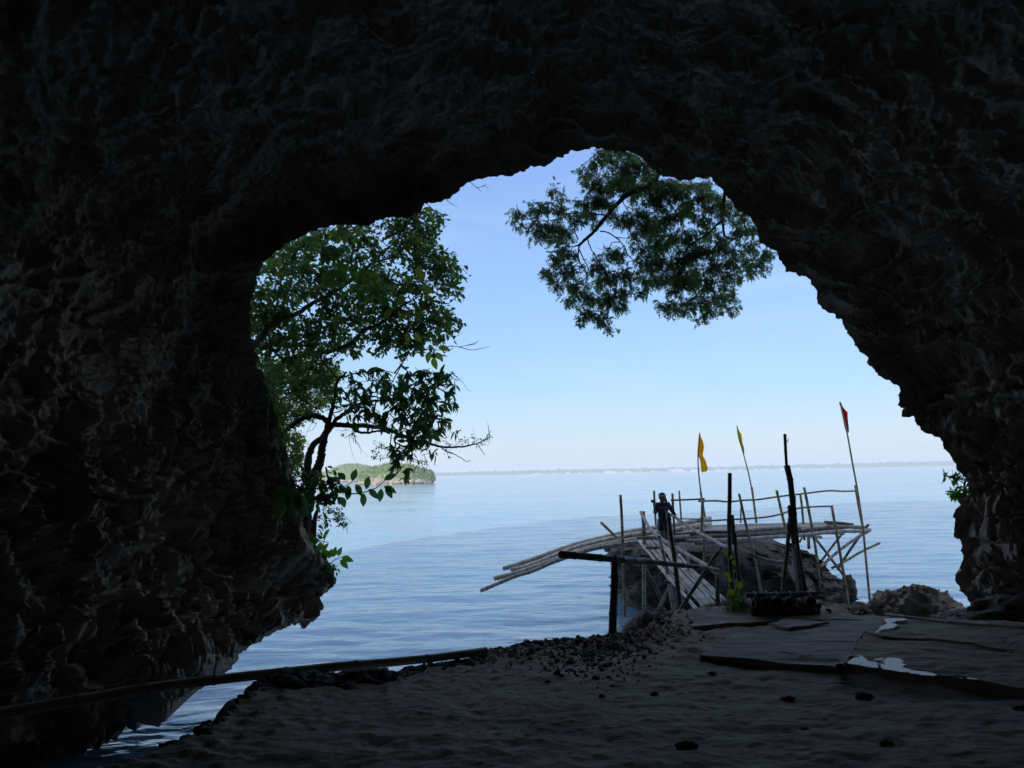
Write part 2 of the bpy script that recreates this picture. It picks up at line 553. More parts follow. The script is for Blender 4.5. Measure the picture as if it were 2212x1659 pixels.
# ------------------------------------------------------------------ the cave
RIM = [  # px, py, depth, wall x and z level with the camera, flare exponent
    (60, 1720, 10.3, -10, -.9, .8), (220, 1592, 11.2, -10, -.3, .8), (300, 1556, 11.6, -10, .1, .8), (400, 1502, 12.0, -10, .5, .8), (470, 1466, 12.3, -10, .8, .8),
    (505, 1442, 12.5, -10, 1.0, .8), (518, 1412, 12.7, -9.9, 1.2, .8), (545, 1392, 13, -9.9, 1.35, .8), (580, 1375, 13.2, -9.8, 1.5, .8), (640, 1345, 13.8, -9.7, 1.8, .8),
    (692, 1325, 14.4, -9.6, 2.0, .8), (698, 1303, 14.6, -9.6, 2.15, .8), (687, 1292, 14.7, -9.6, 2.25, .8), (708, 1278, 15, -9.6, 2.35, .8), (725, 1260, 15.2, -9.6, 2.5, .8), (722, 1238, 15.2, -9.6, 2.7, .8),
    (700, 1195, 15.0, -9.6, 3.0, .75), (665, 1160, 14.8, -9.6, 3.3, .75), (650, 1100, 14.6, -9.6, 3.8, .7), (632, 1020, 14.4, -9.6, 4.4, .7),
    (607, 930, 14.2, -9.6, 5.1, .65), (585, 860, 14, -9.5, 5.7, .6), (560, 800, 13.7, -9.4, 6.3, .5), (545, 720, 13.5, -9.3, 7.2, .42),
    (543, 660, 13.4, -9.2, 8, .38), (560, 600, 13.4, -8.8, 8.8, .36), (580, 560, 13.4, -8.3, 9.5, .36), (640, 515, 13.5, -7.6, 10.2, .36),
    (700, 490, 13.6, -6.8, 10.7, .38), (750, 482, 13.6, -6.2, 11, .4), (800, 485, 13.7, -5.5, 11.2, .4), (812, 475, 13.7, -5.2, 11.3, .4), (850, 468, 13.7, -4.7, 11.5, .42),
    (890, 466, 13.8, -4, 11.7, .42), (906, 459, 13.8, -3.7, 11.8, .42), (915, 440, 13.8, -3.5, 11.9, .44), (960, 431, 13.9, -2.8, 12, .45), (985, 415, 13.9, -2.3, 12.1, .45),
    (1010, 395, 13.9, -1.8, 12.2, .45), (1060, 380, 14, -1, 12.4, .48), (1095, 383, 14, -.6, 12.5, .5), (1112, 374, 14, -.4, 12.5, .5), (1180, 355, 14, .3, 12.6, .5),
    (1210, 340, 14, .7, 12.6, .5), (1240, 325, 14, 1.1, 12.7, .5), (1290, 318, 14, 1.8, 12.7, .52), (1340, 325, 14, 2.4, 12.7, .52), (1385, 335, 14, 3, 12.6, .55), (1405, 358, 14, 3.3, 12.5, .55),
    (1418, 379, 14, 3.6, 12.4, .55), (1450, 383, 14, 4, 12.3, .55), (1490, 387, 14, 4.5, 12.2, .55), (1535, 385, 14, 5, 12, .55), (1550, 398, 14, 5.3, 11.9, .55), (1564, 414, 14, 5.6, 11.7, .55),
    (1580, 430, 14, 5.9, 11.5, .55), (1585, 448, 14, 6.1, 11.3, .55), (1606, 460, 14, 6.4, 11.1, .55), (1622, 474, 14, 6.7, 10.9, .55), (1637, 500, 14, 7.1, 10.6, .55), (1641, 523, 14, 7.4, 10.4, .55),
    (1665, 535, 14, 7.7, 10.2, .55), (1684, 554, 14, 8, 10, .55), (1700, 585, 14, 8.4, 9.7, .55), (1725, 592, 14, 8.7, 9.5, .55), (1752, 605, 14, 9, 9.3, .55), (1763, 630, 14, 9.3, 9.1, .55), (1764, 655, 14, 9.5, 8.9, .55),
    (1786, 672, 14, 9.7, 8.7, .55), (1792, 680, 14, 9.8, 8.6, .55), (1815, 690, 14, 10, 8.4, .55), (1840, 733, 14, 10.2, 8, .55), (1873, 778, 14, 10.4, 7.6, .55), (1890, 805, 13.9, 10.5, 7.3, .55),
    (1927, 824, 13.9, 10.7, 7, .55), (1954, 844, 13.9, 10.8, 6.7, .55), (1939, 858, 13.9, 10.8, 6.6, .55), (1944, 874, 13.9, 10.9, 6.4, .55), (1958, 881, 13.9, 10.9, 6.3, .55), (1946, 890, 13.9, 10.9, 6.2, .55), (1953, 897, 13.9, 11, 6.1, .55),
    (1975, 899, 13.9, 11, 6, .55), (1980, 915, 13.8, 11, 5.8, .55), (1994, 932, 13.8, 11, 5.6, .55), (2027, 944, 13.8, 11, 5.4, .55), (2036, 959, 13.8, 11, 5.2, .55), (2057, 982, 13.7, 11, 4.9, .55), (2065, 1003, 13.7, 11, 4.7, .55),
    (2077, 1020, 13.7, 11, 4.5, .55), (2091, 1028, 13.6, 11, 4.3, .55), (2097, 1056, 13.6, 11, 4, .55), (2092, 1072, 13.6, 11, 3.8, .55), (2075, 1078, 13.6, 11, 3.7, .55), (2070, 1095, 13.5, 11, 3.5, .55), (2063, 1116, 13.5, 11, 3.3, .55),
    (2065, 1149, 13.5, 11, 3, .55), (2077, 1182, 13.5, 11, 2.7, .55), (2083, 1203, 13.4, 11, 2.4, .55), (2077, 1224, 13.4, 11, 2.2, .55), (2082, 1234, 13.4, 11, 2.1, .55), (2070, 1245, 13.4, 11, 2, .55), (2077, 1278, 13.3, 11, 1.7, .55),
    (2094, 1295, 13.3, 11, 1.5, .55), (2119, 1312, 13.2, 11, 1.3, .55), (2132, 1323, 13.2, 11, 1.2, .55), (2212, 1345, 13, 11, .8, .6), (2320, 1400, 12.5, 11, .2, .7),
]


def build_cave():
    rim = np.array(RIM, float)
    seg = np.hypot(np.diff(rim[:, 0]), np.diff(rim[:, 1])); s = np.concatenate([[0], np.cumsum(seg)])
    n = 1500
    ss = np.linspace(0, s[-1], n)
    K = np.stack([np.interp(ss, s, rim[:, k]) for k in range(6)], 1)
    # fine roughness of the lip
    q = np.stack([ss * .05, ss * 0, ss * 0 + 3], 1)
    jx = fbm(q, 5, .65) * 6; jy = fbm(q + 40, 5, .65) * 6
    rimP = np.array([at(a + dx, b + dy, d) for (a, b, d), dx, dy in zip(K[:, :3], jx, jy)])
    m = 420
    t = (np.arange(m) / (m - 1)) ** 1.8
    T = t[None, :, None]
    body = np.stack([K[:, 3], np.full(n, 2.0), K[:, 4]], 1)
    e = K[:, 5][:, None]
    # the flare eases in so the lip has a rounded edge
    te = np.clip(t[None, :], 1e-6, 1) ** e
    Pm = np.empty((n, m, 3))
    Pm[:, :, 1] = rimP[:, None, 1] + (2.0 - rimP[:, None, 1]) * t[None, :]
    Pm[:, :, 0] = rimP[:, None, 0] + (body[:, None, 0] - rimP[:, None, 0]) * te
    Pm[:, :, 2] = rimP[:, None, 2] + (body[:, None, 2] - rimP[:, None, 2]) * te
    # displacement along the wall's normal
    dU = np.gradient(Pm, axis=0); dV = np.gradient(Pm, axis=1)
    Nn = np.cross(dU, dV); Nn /= np.linalg.norm(Nn, axis=2)[:, :, None] + 1e-9
    c = np.array([1.0, 8.0, 4.5])
    sg = np.sign(((c - Pm) * Nn).sum(2)); Nn *= sg[:, :, None]
    # smooth the normals
    for _ in range(12):
        Nn[1:-1] = (Nn[:-2] + Nn[1:-1] * 2 + Nn[2:]) / 4
        Nn[:, 1:-1] = (Nn[:, :-2] + Nn[:, 1:-1] * 2 + Nn[:, 2:]) / 4
    Nn /= np.linalg.norm(Nn, axis=2)[:, :, None] + 1e-9
    p = Pm.reshape(-1, 3)
    wgt = np.stack([fbm(p * .5 + 5, 3), fbm(p * .5 + 25, 3), fbm(p * .5 + 45, 3)], 1)
    low = sstep(6.5, 3.5, p[:, 2])          # lower walls: pitted karst; roof: smoother, streaked
    pw = p + wgt * .5
    st = pw * np.array([.75, 1.25, 1.7]) @ np.array([[.8, .35, -.3], [-.3, .9, .2], [.35, -.1, .9]])
    big = fbm(p * .33 + 9, 3) * .75
    streak = ridged(st * .9, 5, .55) - 1.0
    q2 = pw + .22 * np.stack([fbm(p * 2.3 + 5, 3), fbm(p * 2.3 + 25, 3), fbm(p * 2.3 + 45, 3)], 1)
    rdg = ridged(q2 * np.array([1.0, 1.0, .7]), 6, .6) - 1.0
    craggy = ridged(q2 * np.array([3.4, 3.4, 2.2]) + 8, 5, .62) - 1.0
    f1, f2 = worley(q2 * np.array([1.5, 1.5, 1.0])); g1, g2 = worley(q2 * np.array([6.5, 6.5, 4.5]) + 3)
    blocks = sstep(0, .16, f2 - f1) * .20            # blocky masses with dark clefts between them
    pits = -np.clip(.40 - g1, 0, 1) * .17
    flutes = fbm(pw * np.array([3.2, 3.2, .8]), 4, .6) * .13
    fine = fbm(pw * 11, 3, .6) * .03
    d = big * .8 + (1 - low) * (streak * .24 + craggy * .05 + fbm(pw * 2.2, 4) * .06) + low * (rdg * .25 + craggy * .045 + fbm(pw * np.array([1.2, 1.2, .28]) + 33, 3) * .5 + blocks + pits + flutes + fbm(pw * .9 + 70, 3) * .3 - .1) + fine
    Tm = np.broadcast_to(t[None, :], (n, m)).ravel()
    lat = (te * np.linalg.norm((body - rimP)[:, [0, 2]], axis=1)[:, None]).ravel()
    steep = np.broadcast_to(sstep(.6, .75, K[:, 5])[:, None], (n, m)).ravel()
    dd = (d - .16) * (sstep(0, .45 - .30 * steep, lat) * .86 + .14)
    dd = np.minimum(dd, .004 + (.42 + .6 * steep) * lat)
    P2 = p + Nn.reshape(-1, 3) * dd[:, None]
    P2 = P2.reshape(n, m, 3)
    # the chamber behind the camera
    cx, cz = .5, 2.0
    back = []
    last = P2[:, -1]
    for Yb, k in ((-1, 1.0), (-4, .97), (-7, .88), (-10, .68), (-12, .4), (-12.8, .02)):
        q = last.copy(); q[:, 1] = Yb
        q[:, 0] = cx + (q[:, 0] - cx) * k; q[:, 2] = np.where(q[:, 2] > cz, cz + (q[:, 2] - cz) * k, q[:, 2])
        q += .35 * np.stack([fbm(q * .6, 3), fbm(q * .6 + 9, 3), fbm(q * .6 + 19, 3)], 1) * (1 if k > .1 else 0)
        back.append(q)
    # outer face: lip thickness, cliff above the mouth, hill over the chamber
    cen = np.array([1.0, 0, 2.5])
    front = []
    rp = P2[:, 0]
    for dY, k, mn in ((.35, 1.035, 0), (.9, 1.09, 0), (1.3, 1.25, 0), (1.2, 1.6, 0), (.6, 2.1, 0), (-1.2, 2.9, 0), (-4, 3.7, 0), (-10, 4.1, 0), (-22, 4.0, 0), (-34, 3.0, 0), (-42, 1.4, 0)):
        q = rp.copy()
        q[:, 1] += dY
        q[:, 0] = cen[0] + (q[:, 0] - cen[0]) * (1 + (k - 1) * np.where(q[:, 0] < cen[0], 1.25, 1.0))
        q[:, 2] = np.where(q[:, 2] > cen[2], cen[2] + (q[:, 2] - cen[2]) * (1 + (k - 1) * 1.0), q[:, 2])
        a = .02 if k < 1.1 else .3 * min(k, 3)
        q += a * np.stack([fbm(q * .5, 4), fbm(q * .5 + 9, 4), fbm(q * .5 + 19, 4)], 1)
        front.append(q)
    allP = np.stack(front[::-1] + [P2[:, j] for j in range(m)] + back, 1)
    me = mesh_np('cave_wall', allP.reshape(-1, 3), grid_quads(n, allP.shape[1]))
    o = link('cave_wall', me, M['cave'])
    tag(o, 'dark limestone cave wall and arching roof framing the sea', None, kind='structure')
    return rimP


rimP = build_cave()

# ------------------------------------------------------------------ sand floor
def sand_base(y):
    return 1.65 + .06 * np.clip(9 - y, -1.5, 9)


def on_sand(px, py, dz=0.0):
    z = 1.7
    for _ in range(8):
        g = ground(px, py, z); z = float(sand_base(g.y)) + dz
    return ground(px, py, z)


CREST = [(100, 1760), (215, 1662), (300, 1632), (380, 1600), (440, 1580), (478, 1556), (515, 1520), (560, 1487), (620, 1465), (680, 1456), (760, 1462), (835, 1466), (850, 1464), (880, 1452), (920, 1441), (1000, 1426), (1060, 1410),
         (1110, 1396), (1160, 1386), (1220, 1384), (1280, 1381), (1330, 1378), (1390, 1366), (1420, 1340), (1470, 1322), (1560, 1311), (1640, 1305), (1780, 1310), (1850, 1326), (1960, 1334), (2090, 1338), (2212, 1345), (2350, 1350)]
crest = [on_sand(*p) for p in CREST]
poly = np.array([(p.x, p.y) for p in crest] + [(12.5, 9.5), (12.5, -14), (-12.5, -14), (-12.5, 2.0)])


def poly_dist(x, y):
    """signed distance to the shore line (positive = on the sand)"""
    P = np.stack([x, y], 1)
    best = np.full(len(x), 1e9); inside = np.zeros(len(x), bool)
    n = len(poly)
    for i in range(n):
        a = poly[i]; b = poly[(i + 1) % n]
        ab = b - a
        t = np.clip(((P - a) @ ab) / (ab @ ab), 0, 1)
        d = np.hypot(*(P - (a + t[:, None] * ab)).T)
        if i < len(crest): best = np.minimum(best, d)
        c = ((a[1] > y) != (b[1] > y)) & (x < (b[0] - a[0]) * (y - a[1]) / (b[1] - a[1] + 1e-12) + a[0])
        inside ^= c
    return np.where(inside, best, -best)


SLAB_A = [z7(*p) for p in ((345, 472), (470, 395), (560, 345), (850, 310), (1080, 275), (1270, 268), (1400, 296), (1290, 350), (1195, 500), (1130, 542), (930, 524), (600, 492))]
SLAB_B = [z7(*p) for p in ((1190, 520), (1285, 352), (1425, 244), (1800, 284), (2900, 384), (2900, 760), (2190, 650), (1700, 588))]
SLAB_C = [z7(*p) for p in ((1278, 340), (1425, 243), (1800, 282), (2900, 376), (2900, 590), (2100, 432), (1850, 402), (1600, 372), (1390, 362))]


FRONT = np.array([on_sand(*z7(*q))[:2] for q in ((345, 474), (600, 492), (930, 524), (1130, 542), (1195, 520), (1700, 588), (2190, 650), (2330, 668))])


def height(x, y):
    p = np.stack([x, y, x * 0], 1)
    d = poly_dist(x, y) + fbm(p * 1.7, 4, .6) * .10
    z = sand_base(y)
    soft = sstep(.0, .9, d)
    lumps = fbm(p * .9, 3) * .035 + fbm(p * 3.1 + 7, 4, .65) * .017 + ridged(p * np.array([1.1, 2.6, 1]) + 3, 3) * .007 + np.clip(.3 - worley(p * 9.0 + 31)[0], 0, 1) * .045 * sstep(.1, .5, fbm(p * 1.3 + 91, 3)) + fbm(p * 11, 3) * .006
    feet = -np.clip(.34 - worley(p * np.array([2.3, 1.7, 1]) + 9)[0], 0, 1) * .09 * sstep(.5, 1.5, d) * sstep(-.1, .35, fbm(p * .6 + 77, 2))
    foot2 = -np.clip(.36 - worley(p * np.array([4.6, 3.6, 1]) + 3)[0], 0, 1) * .04 * sstep(-.2, .3, fbm(p * .8 + 57, 2))
    z = z + lumps + feet + foot2
    # rubble strip along the edge (thicker in the middle)
    mid = np.exp(-((x - 1.6) / 1.9) ** 2) + .45 * np.exp(-((x + 2.6) / 1.4) ** 2)
    rub = sstep(1.6, .1, d) * mid
    f1, f2 = worley(p * 6.5); g1, g2 = worley(p * 14)
    z = z + rub * (np.clip(.55 - f1, 0, 1) * .16 + np.clip(.5 - g1, 0, 1) * .07 + fbm(p * 5, 3) * .04)
    # the rocky bank falls to the water
    drop = sstep(.02, -.75, d)
    z = z - drop * 2.3 + drop * (fbm(p * 2.2 + 3, 4, .6) * .4)
    # sand drifted against the front edges of the slabs
    P_ = np.stack([x, y], 1); dm = np.full(len(x), 9.0)
    for a, b in zip(FRONT[:-1], FRONT[1:]):
        ab = b - a; t = np.clip(((P_ - a) @ ab) / (ab @ ab), 0, 1)
        dm = np.minimum(dm, np.hypot(*(P_ - (a + t[:, None] * ab)).T))
    z = z + .10 * np.exp(-(dm / .30) ** 2) * sstep(-.35, .55, fbm(p * 1.4 + 61, 3))
    # a trodden hollow in front of the slabs
    z = z - .035 * np.exp(-((y - 6.7) / .7) ** 2) * sstep(.8, 2.0, x)
    return z


ys = np.concatenate([np.linspace(-14, 2.3, 24), np.geomspace(2.4, 14.5, 560)])
us = np.linspace(-1, 1, 640); xs = 12.4 * np.sign(us) * np.abs(us) ** 1.35
X, Y = np.meshgrid(xs, ys)
Z = height(X.ravel(), Y.ravel())
me = mesh_np('sand', np.stack([X.ravel(), Y.ravel(), Z], 1), grid_quads(len(ys), len(xs)))
m, nt, b = nmat('damp_dark_sand'); L = nt.links.new
co = obj_coord(nt)
n1 = N(nt, 'ShaderNodeTexNoise', i_Scale=1.1, i_Detail=8, i_Roughness=.65); n2 = N(nt, 'ShaderNodeTexNoise', i_Scale=60, i_Detail=5, i_Roughness=.7)
n3 = N(nt, 'ShaderNodeTexNoise', i_Scale=11, i_Detail=6, i_Roughness=.65)
for q in (n1, n2, n3): L(co, q.inputs['Vector'])
r = ramp(nt, [(.3, (.22, .178, .13)), (.52, (.36, .295, .22)), (.72, (.47, .39, .30))])
ad = N(nt, 'ShaderNodeMath', operation='MULTIPLY_ADD'); L(n3.outputs['Fac'], ad.inputs[0]); ad.inputs[1].default_value = .4
a2 = N(nt, 'ShaderNodeMath', operation='MULTIPLY'); L(n1.outputs['Fac'], a2.inputs[0]); a2.inputs[1].default_value = .6; L(a2.outputs[0], ad.inputs[2])
L(ad.outputs[0], r.inputs['Fac']); L(r.outputs['Color'], b.inputs['Base Color'])
b.inputs['Roughness'].default_value = .85; b.inputs['Specular IOR Level'].default_value = .3
hh = N(nt, 'ShaderNodeMath', operation='MULTIPLY_ADD'); L(n2.outputs['Fac'], hh.inputs[0]); hh.inputs[1].default_value = .25; L(n3.outputs['Fac'], hh.inputs[2])
bp = N(nt, 'ShaderNodeBump', i_Strength=.5, i_Distance=.035); L(hh.outputs[0], bp.inputs['Height']); L(bp.outputs[0], b.inputs['Normal'])
sand = link('sand', me, m); tag(sand, 'dark damp sand of the cave floor', kind='structure')


def sand_at(x, y):
    return float(height(np.array([x]), np.array([y]))[0])


# concrete slabs partly under sand
mc, nt, b = nmat('sandy_concrete'); L = nt.links.new
co = obj_coord(nt)
n1 = N(nt, 'ShaderNodeTexNoise', i_Scale=1.4, i_Detail=8, i_Roughness=.65, i_Distortion=.4); n2 = N(nt, 'ShaderNodeTexNoise', i_Scale=30, i_Detail=6, i_Roughness=.7)
for q in (n1, n2): L(co, q.inputs['Vector'])
r = ramp(nt, [(.32, (.18, .145, .105)), (.5, (.26, .22, .17)), (.62, (.36, .32, .275)), (.75, (.5, .47, .43))])
ad = N(nt, 'ShaderNodeMath', operation='MULTIPLY_ADD'); L(n2.outputs['Fac'], ad.inputs[0]); ad.inputs[1].default_value = .2
a2 = N(nt, 'ShaderNodeMath', operation='MULTIPLY'); L(n1.outputs['Fac'], a2.inputs[0]); a2.inputs[1].default_value = .8; L(a2.outputs[0], ad.inputs[2])
L(ad.outputs[0], r.inputs['Fac']); L(r.outputs['Color'], b.inputs['Base Color']); b.inputs['Roughness'].default_value = .8
bp = N(nt, 'ShaderNodeBump', i_Strength=.35, i_Distance=.02); L(n2.outputs['Fac'], bp.inputs['Height']); L(bp.outputs[0], b.inputs['Normal'])
ms = m   # sand


def slab(name, px, dz, thick, mat, label, wave=.012, res=.05):
    """a worn slab: the outline's own shape, a bumpy top and a broken edge"""
    pts = [on_sand(p[0], p[1], dz) for p in px]
    # densify and roughen the outline
    out = []
    for i, p in enumerate(pts):
        q = pts[(i + 1) % len(pts)]
        k = max(1, int((q - p).length / .12))
        for j in range(k):
            w_ = p.lerp(q, j / k); out.append((w_.x + random.gauss(0, .016), w_.y + random.gauss(0, .016)))
    bm = bmesh.new()
    top = [bm.verts.new((x, y, float(sand_base(y)) + dz)) for x, y in out]
    f = bm.faces.new(top)
    if f.normal.z < 0: f.normal_flip()
    bmesh.ops.triangulate(bm, faces=[f])
    for _ in range(4):
        es = [e for e in bm.edges if e.calc_length() > .16]
        if es: bmesh.ops.subdivide_edges(bm, edges=es, cuts=1)
        bmesh.ops.triangulate(bm, faces=bm.faces[:])
    co_ = np.array([v.co[:] for v in bm.verts])
    dd = fbm(co_ * np.array([1.5, 3.5, 1]), 4) * wave * 1.5 + fbm(co_ * .8, 2) * wave * 1.5 + fbm(co_ * np.array([6, 12, 1]) + 5, 3) * .005 - np.clip(.4 - worley(co_ * np.array([3, 4, .0]) + 9)[0], 0, 1) * wave * 1.2
    for v, d in zip(bm.verts, dd): v.co.z += d
    bd = [e for e in bm.edges if e.is_boundary]
    ex = bmesh.ops.extrude_edge_only(bm, edges=bd)
    for g in ex['geom']:
        if isinstance(g, bmesh.types.BMVert): g.co.z -= thick
    bmesh.ops.recalc_face_normals(bm, faces=bm.faces)
    me = bpy.data.meshes.new(name); bm.to_mesh(me); bm.free()
    o = link(name, me, mat, smooth=False)
    tag(o, label, kind='structure')
    return o


slab('pavement', SLAB_A, .075, .3, mc, 'worn grey concrete slab on the sand')
slab('pavement', SLAB_B, .088, .3, ms, 'sand covered lower concrete step', wave=.02)
slab('pavement', SLAB_C, .125, .1, ms, 'sand covered upper concrete step', wave=.016)
slab('path', [z7(*p) for p in ((275, 225), (330, 192), (640, 200), (1060, 206), (1285, 268), (1080, 272), (800, 270), (560, 290), (300, 305))], .05, .1, mc, 'concrete ledge under the raft', wave=.02)
slab('pavement', [z7(*p) for p in ((752, 288), (850, 268), (1085, 279), (960, 300), (850, 316))], .125, .03, mc, 'broken thin sheet of concrete')
# bare white remains of the floor, showing where the sand has worn off
M['white'] = plain('bare_white_floor', (.86, .86, .86), rough=.3, var=.1, scale=9, bump=.15, spec=1.0)


def patch(px, dz, seed):
    pts = [on_sand(p[0], p[1], dz) for p in px]
    rr = random.Random(seed)
    out = []
    for i, p in enumerate(pts):
        q = pts[(i + 1) % len(pts)]
        k = max(1, int((q - p).length / .035))
        for j in range(k):
            w_ = p.lerp(q, j / k); out.append(Vector((w_.x + rr.gauss(0, .012), w_.y + rr.gauss(0, .02), 0)))
    bm = bmesh.new()
    f = bm.faces.new([bm.verts.new((v.x, v.y, float(sand_base(v.y)) + dz)) for v in out])
    f.normal_update()
    if f.normal.z < 0: f.normal_flip()
    bmesh.ops.triangulate(bm, faces=[f])
    ex = bmesh.ops.extrude_face_region(bm, geom=bm.faces[:])
    me = bpy.data.meshes.new('floor_marking'); bm.to_mesh(me); bm.free()
    o = link('floor_marking', me, M['white'], smooth=False)
    tag(o, 'bare white patch of floor showing through the sand', kind='structure')


patch([z7(*p) for p in ((1196, 515), (1215, 492), (1262, 488), (1250, 468), (1285, 476), (1300, 500), (1360, 512), (1372, 545), (1270, 532))], .125, 1)
patch([z7(*p) for p in ((1376, 546), (1400, 515), (1420, 495), (1440, 484), (1500, 490), (1532, 522), (1512, 540), (1548, 552), (1540, 571), (1450, 558))], .125, 2)
patch([z7(*p) for p in ((1550, 556), (1610, 562), (1680, 574), (1712, 586), (1640, 586), (1546, 572))], .125, 3)
patch([z7(*p) for p in ((1345, 496), (1390, 488), (1396, 498), (1360, 503))], .125, 4)
patch([z7(*p) for p in ((1808, 596), (1860, 598), (1940, 606), (1955, 612), (1870, 607))], .125, 5)
patch([z7(*p) for p in ((1420, 254), (1500, 250), (1536, 264), (1490, 275), (1440, 282), (1488, 296), (1470, 312), (1395, 322), (1362, 342), (1385, 305), (1425, 290), (1405, 270))], .165, 6)

# ------------------------------------------------------------------ sea
def build_sea():
    n = 1000; mcol = 300
    ysx = np.geomspace(7.0, 9000, n)
    u = np.linspace(-1, 1, mcol); u = np.sign(u) * np.abs(u) ** 1.15
    Yg = np.repeat(ysx[:, None], mcol, 1); Xg = u[None, :] * (1.05 * Yg + 9)
    p = np.stack([Xg.ravel(), Yg.ravel(), Xg.ravel() * 0], 1)
    fade = np.exp(-(p[:, 1] / 55) ** 2)
    fade2 = np.exp(-(p[:, 1] / 160) ** 2)
    z = np.zeros(len(p))
    pw = p + .5 * np.stack([fbm(p * .25, 2), fbm(p * .25 + 9, 2), p[:, 0] * 0], 1)
    z += fbm(pw * np.array([.75, 1.9, 1]), 3, .5) * .022 * fade
    z += fbm(p * np.array([.22, .6, 1]) + 31, 2) * .05 * fade2
    z += fbm(p * np.array([2.4, 4.2, 1]) + 3, 2) * .007 * fade
    # small chop where the swell meets the rocks at lower left
    ch = np.exp(-(((p[:, 0] + 5.2) / 1.6) ** 2 + ((p[:, 1] - 10.2) / 1.5) ** 2))
    z += ch * fbm(p * 3.1 + 5, 4, .6) * .07
    V = np.stack([p[:, 0], p[:, 1], z], 1)
    # apron under the cave
    me = mesh_np('sea', V, grid_quads(n, mcol))
    m, nt, b = nmat('sea_water'); L = nt.links.new
    tc = nt.nodes.new('ShaderNodeTexCoord')
    mp = nt.nodes.new('ShaderNodeMapping'); mp.inputs['Scale'].default_value = (.8, 2.0, 1); L(tc.outputs['Object'], mp.inputs['Vector'])
    mp2 = nt.nodes.new('ShaderNodeMapping'); mp2.inputs['Scale'].default_value = (.006, .05, 1); L(tc.outputs['Object'], mp2.inputs['Vector'])
    w1 = N(nt, 'ShaderNodeTexNoise', i_Scale=1.3, i_Detail=4, i_Roughness=.55, i_Distortion=.5); L(mp.outputs[0], w1.inputs['Vector'])
    w2 = N(nt, 'ShaderNodeTexNoise', i_Scale=.22, i_Detail=3, i_Roughness=.5); L(mp.outputs[0], w2.inputs['Vector'])
    w3 = N(nt, 'ShaderNodeTexNoise', i_Scale=1, i_Detail=3); L(mp2.outputs[0], w3.inputs['Vector'])
    a = N(nt, 'ShaderNodeMath', operation='MULTIPLY_ADD'); L(w2.outputs['Fac'], a.inputs[0]); a.inputs[1].default_value = 2.2; L(w1.outputs['Fac'], a.inputs[2])
    bp = N(nt, 'ShaderNodeBump', i_Strength=.42, i_Distance=.09); L(a.outputs[0], bp.inputs['Height']); L(bp.outputs[0], b.inputs['Normal'])
    r = ramp(nt, [(.35, (.16, .295, .415)), (.65, (.22, .375, .48))]); L(w3.outputs['Fac'], r.inputs['Fac'])
    L(r.outputs['Color'], b.inputs['Base Color'])
    rr = ramp(nt, [(.35, (.06, .06, .06)), (.65, (.16, .16, .16))]); L(w3.outputs['Fac'], rr.inputs['Fac']); L(rr.outputs['Color'], b.inputs['Roughness'])
    b.inputs['IOR'].default_value = 1.55; b.inputs['Specular IOR Level'].default_value = .5
    o = link('sea', me, m); tag(o, 'calm rippled pale blue sea', kind='structure')


build_sea()
mb = MB()
mb.box((0, -10, -.35), (60, 40, .3))
bed = mb.build('seabed', M['darkrock'], smooth=False); tag(bed, 'dark sea bed under the cave', kind='structure')

# ------------------------------------------------------------------ rocks
def rock(name, label, cat, loc, size, mat, seed, sub=5, rough=.32, flat=0.0, group=None, fine=1.0):
    bm = bmesh.new(); bmesh.ops.create_icosphere(bm, subdivisions=sub, radius=1.0)
    co_ = np.array([v.co[:] for v in bm.verts]); me = bpy.data.meshes.new(name); bm.to_mesh(me); bm.free()
    o_ = seed * 13.7
    n0 = co_.copy()
    S = np.array(size)
    wv = co_ * S
    k = 1.0 / max(size)
    d = fbm(co_ * 1.1 + o_, 3) * rough + (ridged(co_ * 1.7 + o_, 4) - 1) * rough * .5
    f1, f2 = worley(co_ * 2.6 + o_); g1, g2 = worley(co_ * 6 * fine + o_)
    d += (ridged(co_ * 4.5 * fine + o_ + 3, 4, .6) - 1) * rough * .14 - np.clip(.45 - f1, 0, 1) * rough * .9 - np.clip(.45 - g1, 0, 1) * rough * .45 + fbm(co_ * 7 * fine + o_, 3) * rough * .16
    co_ = co_ * (1 + d)[:, None] * S
    me.vertices.foreach_set('co', co_.astype(np.float32).ravel()); me.update()
    o = link(name, me, mat); o.location = loc
    return tag(o, label, cat, group)


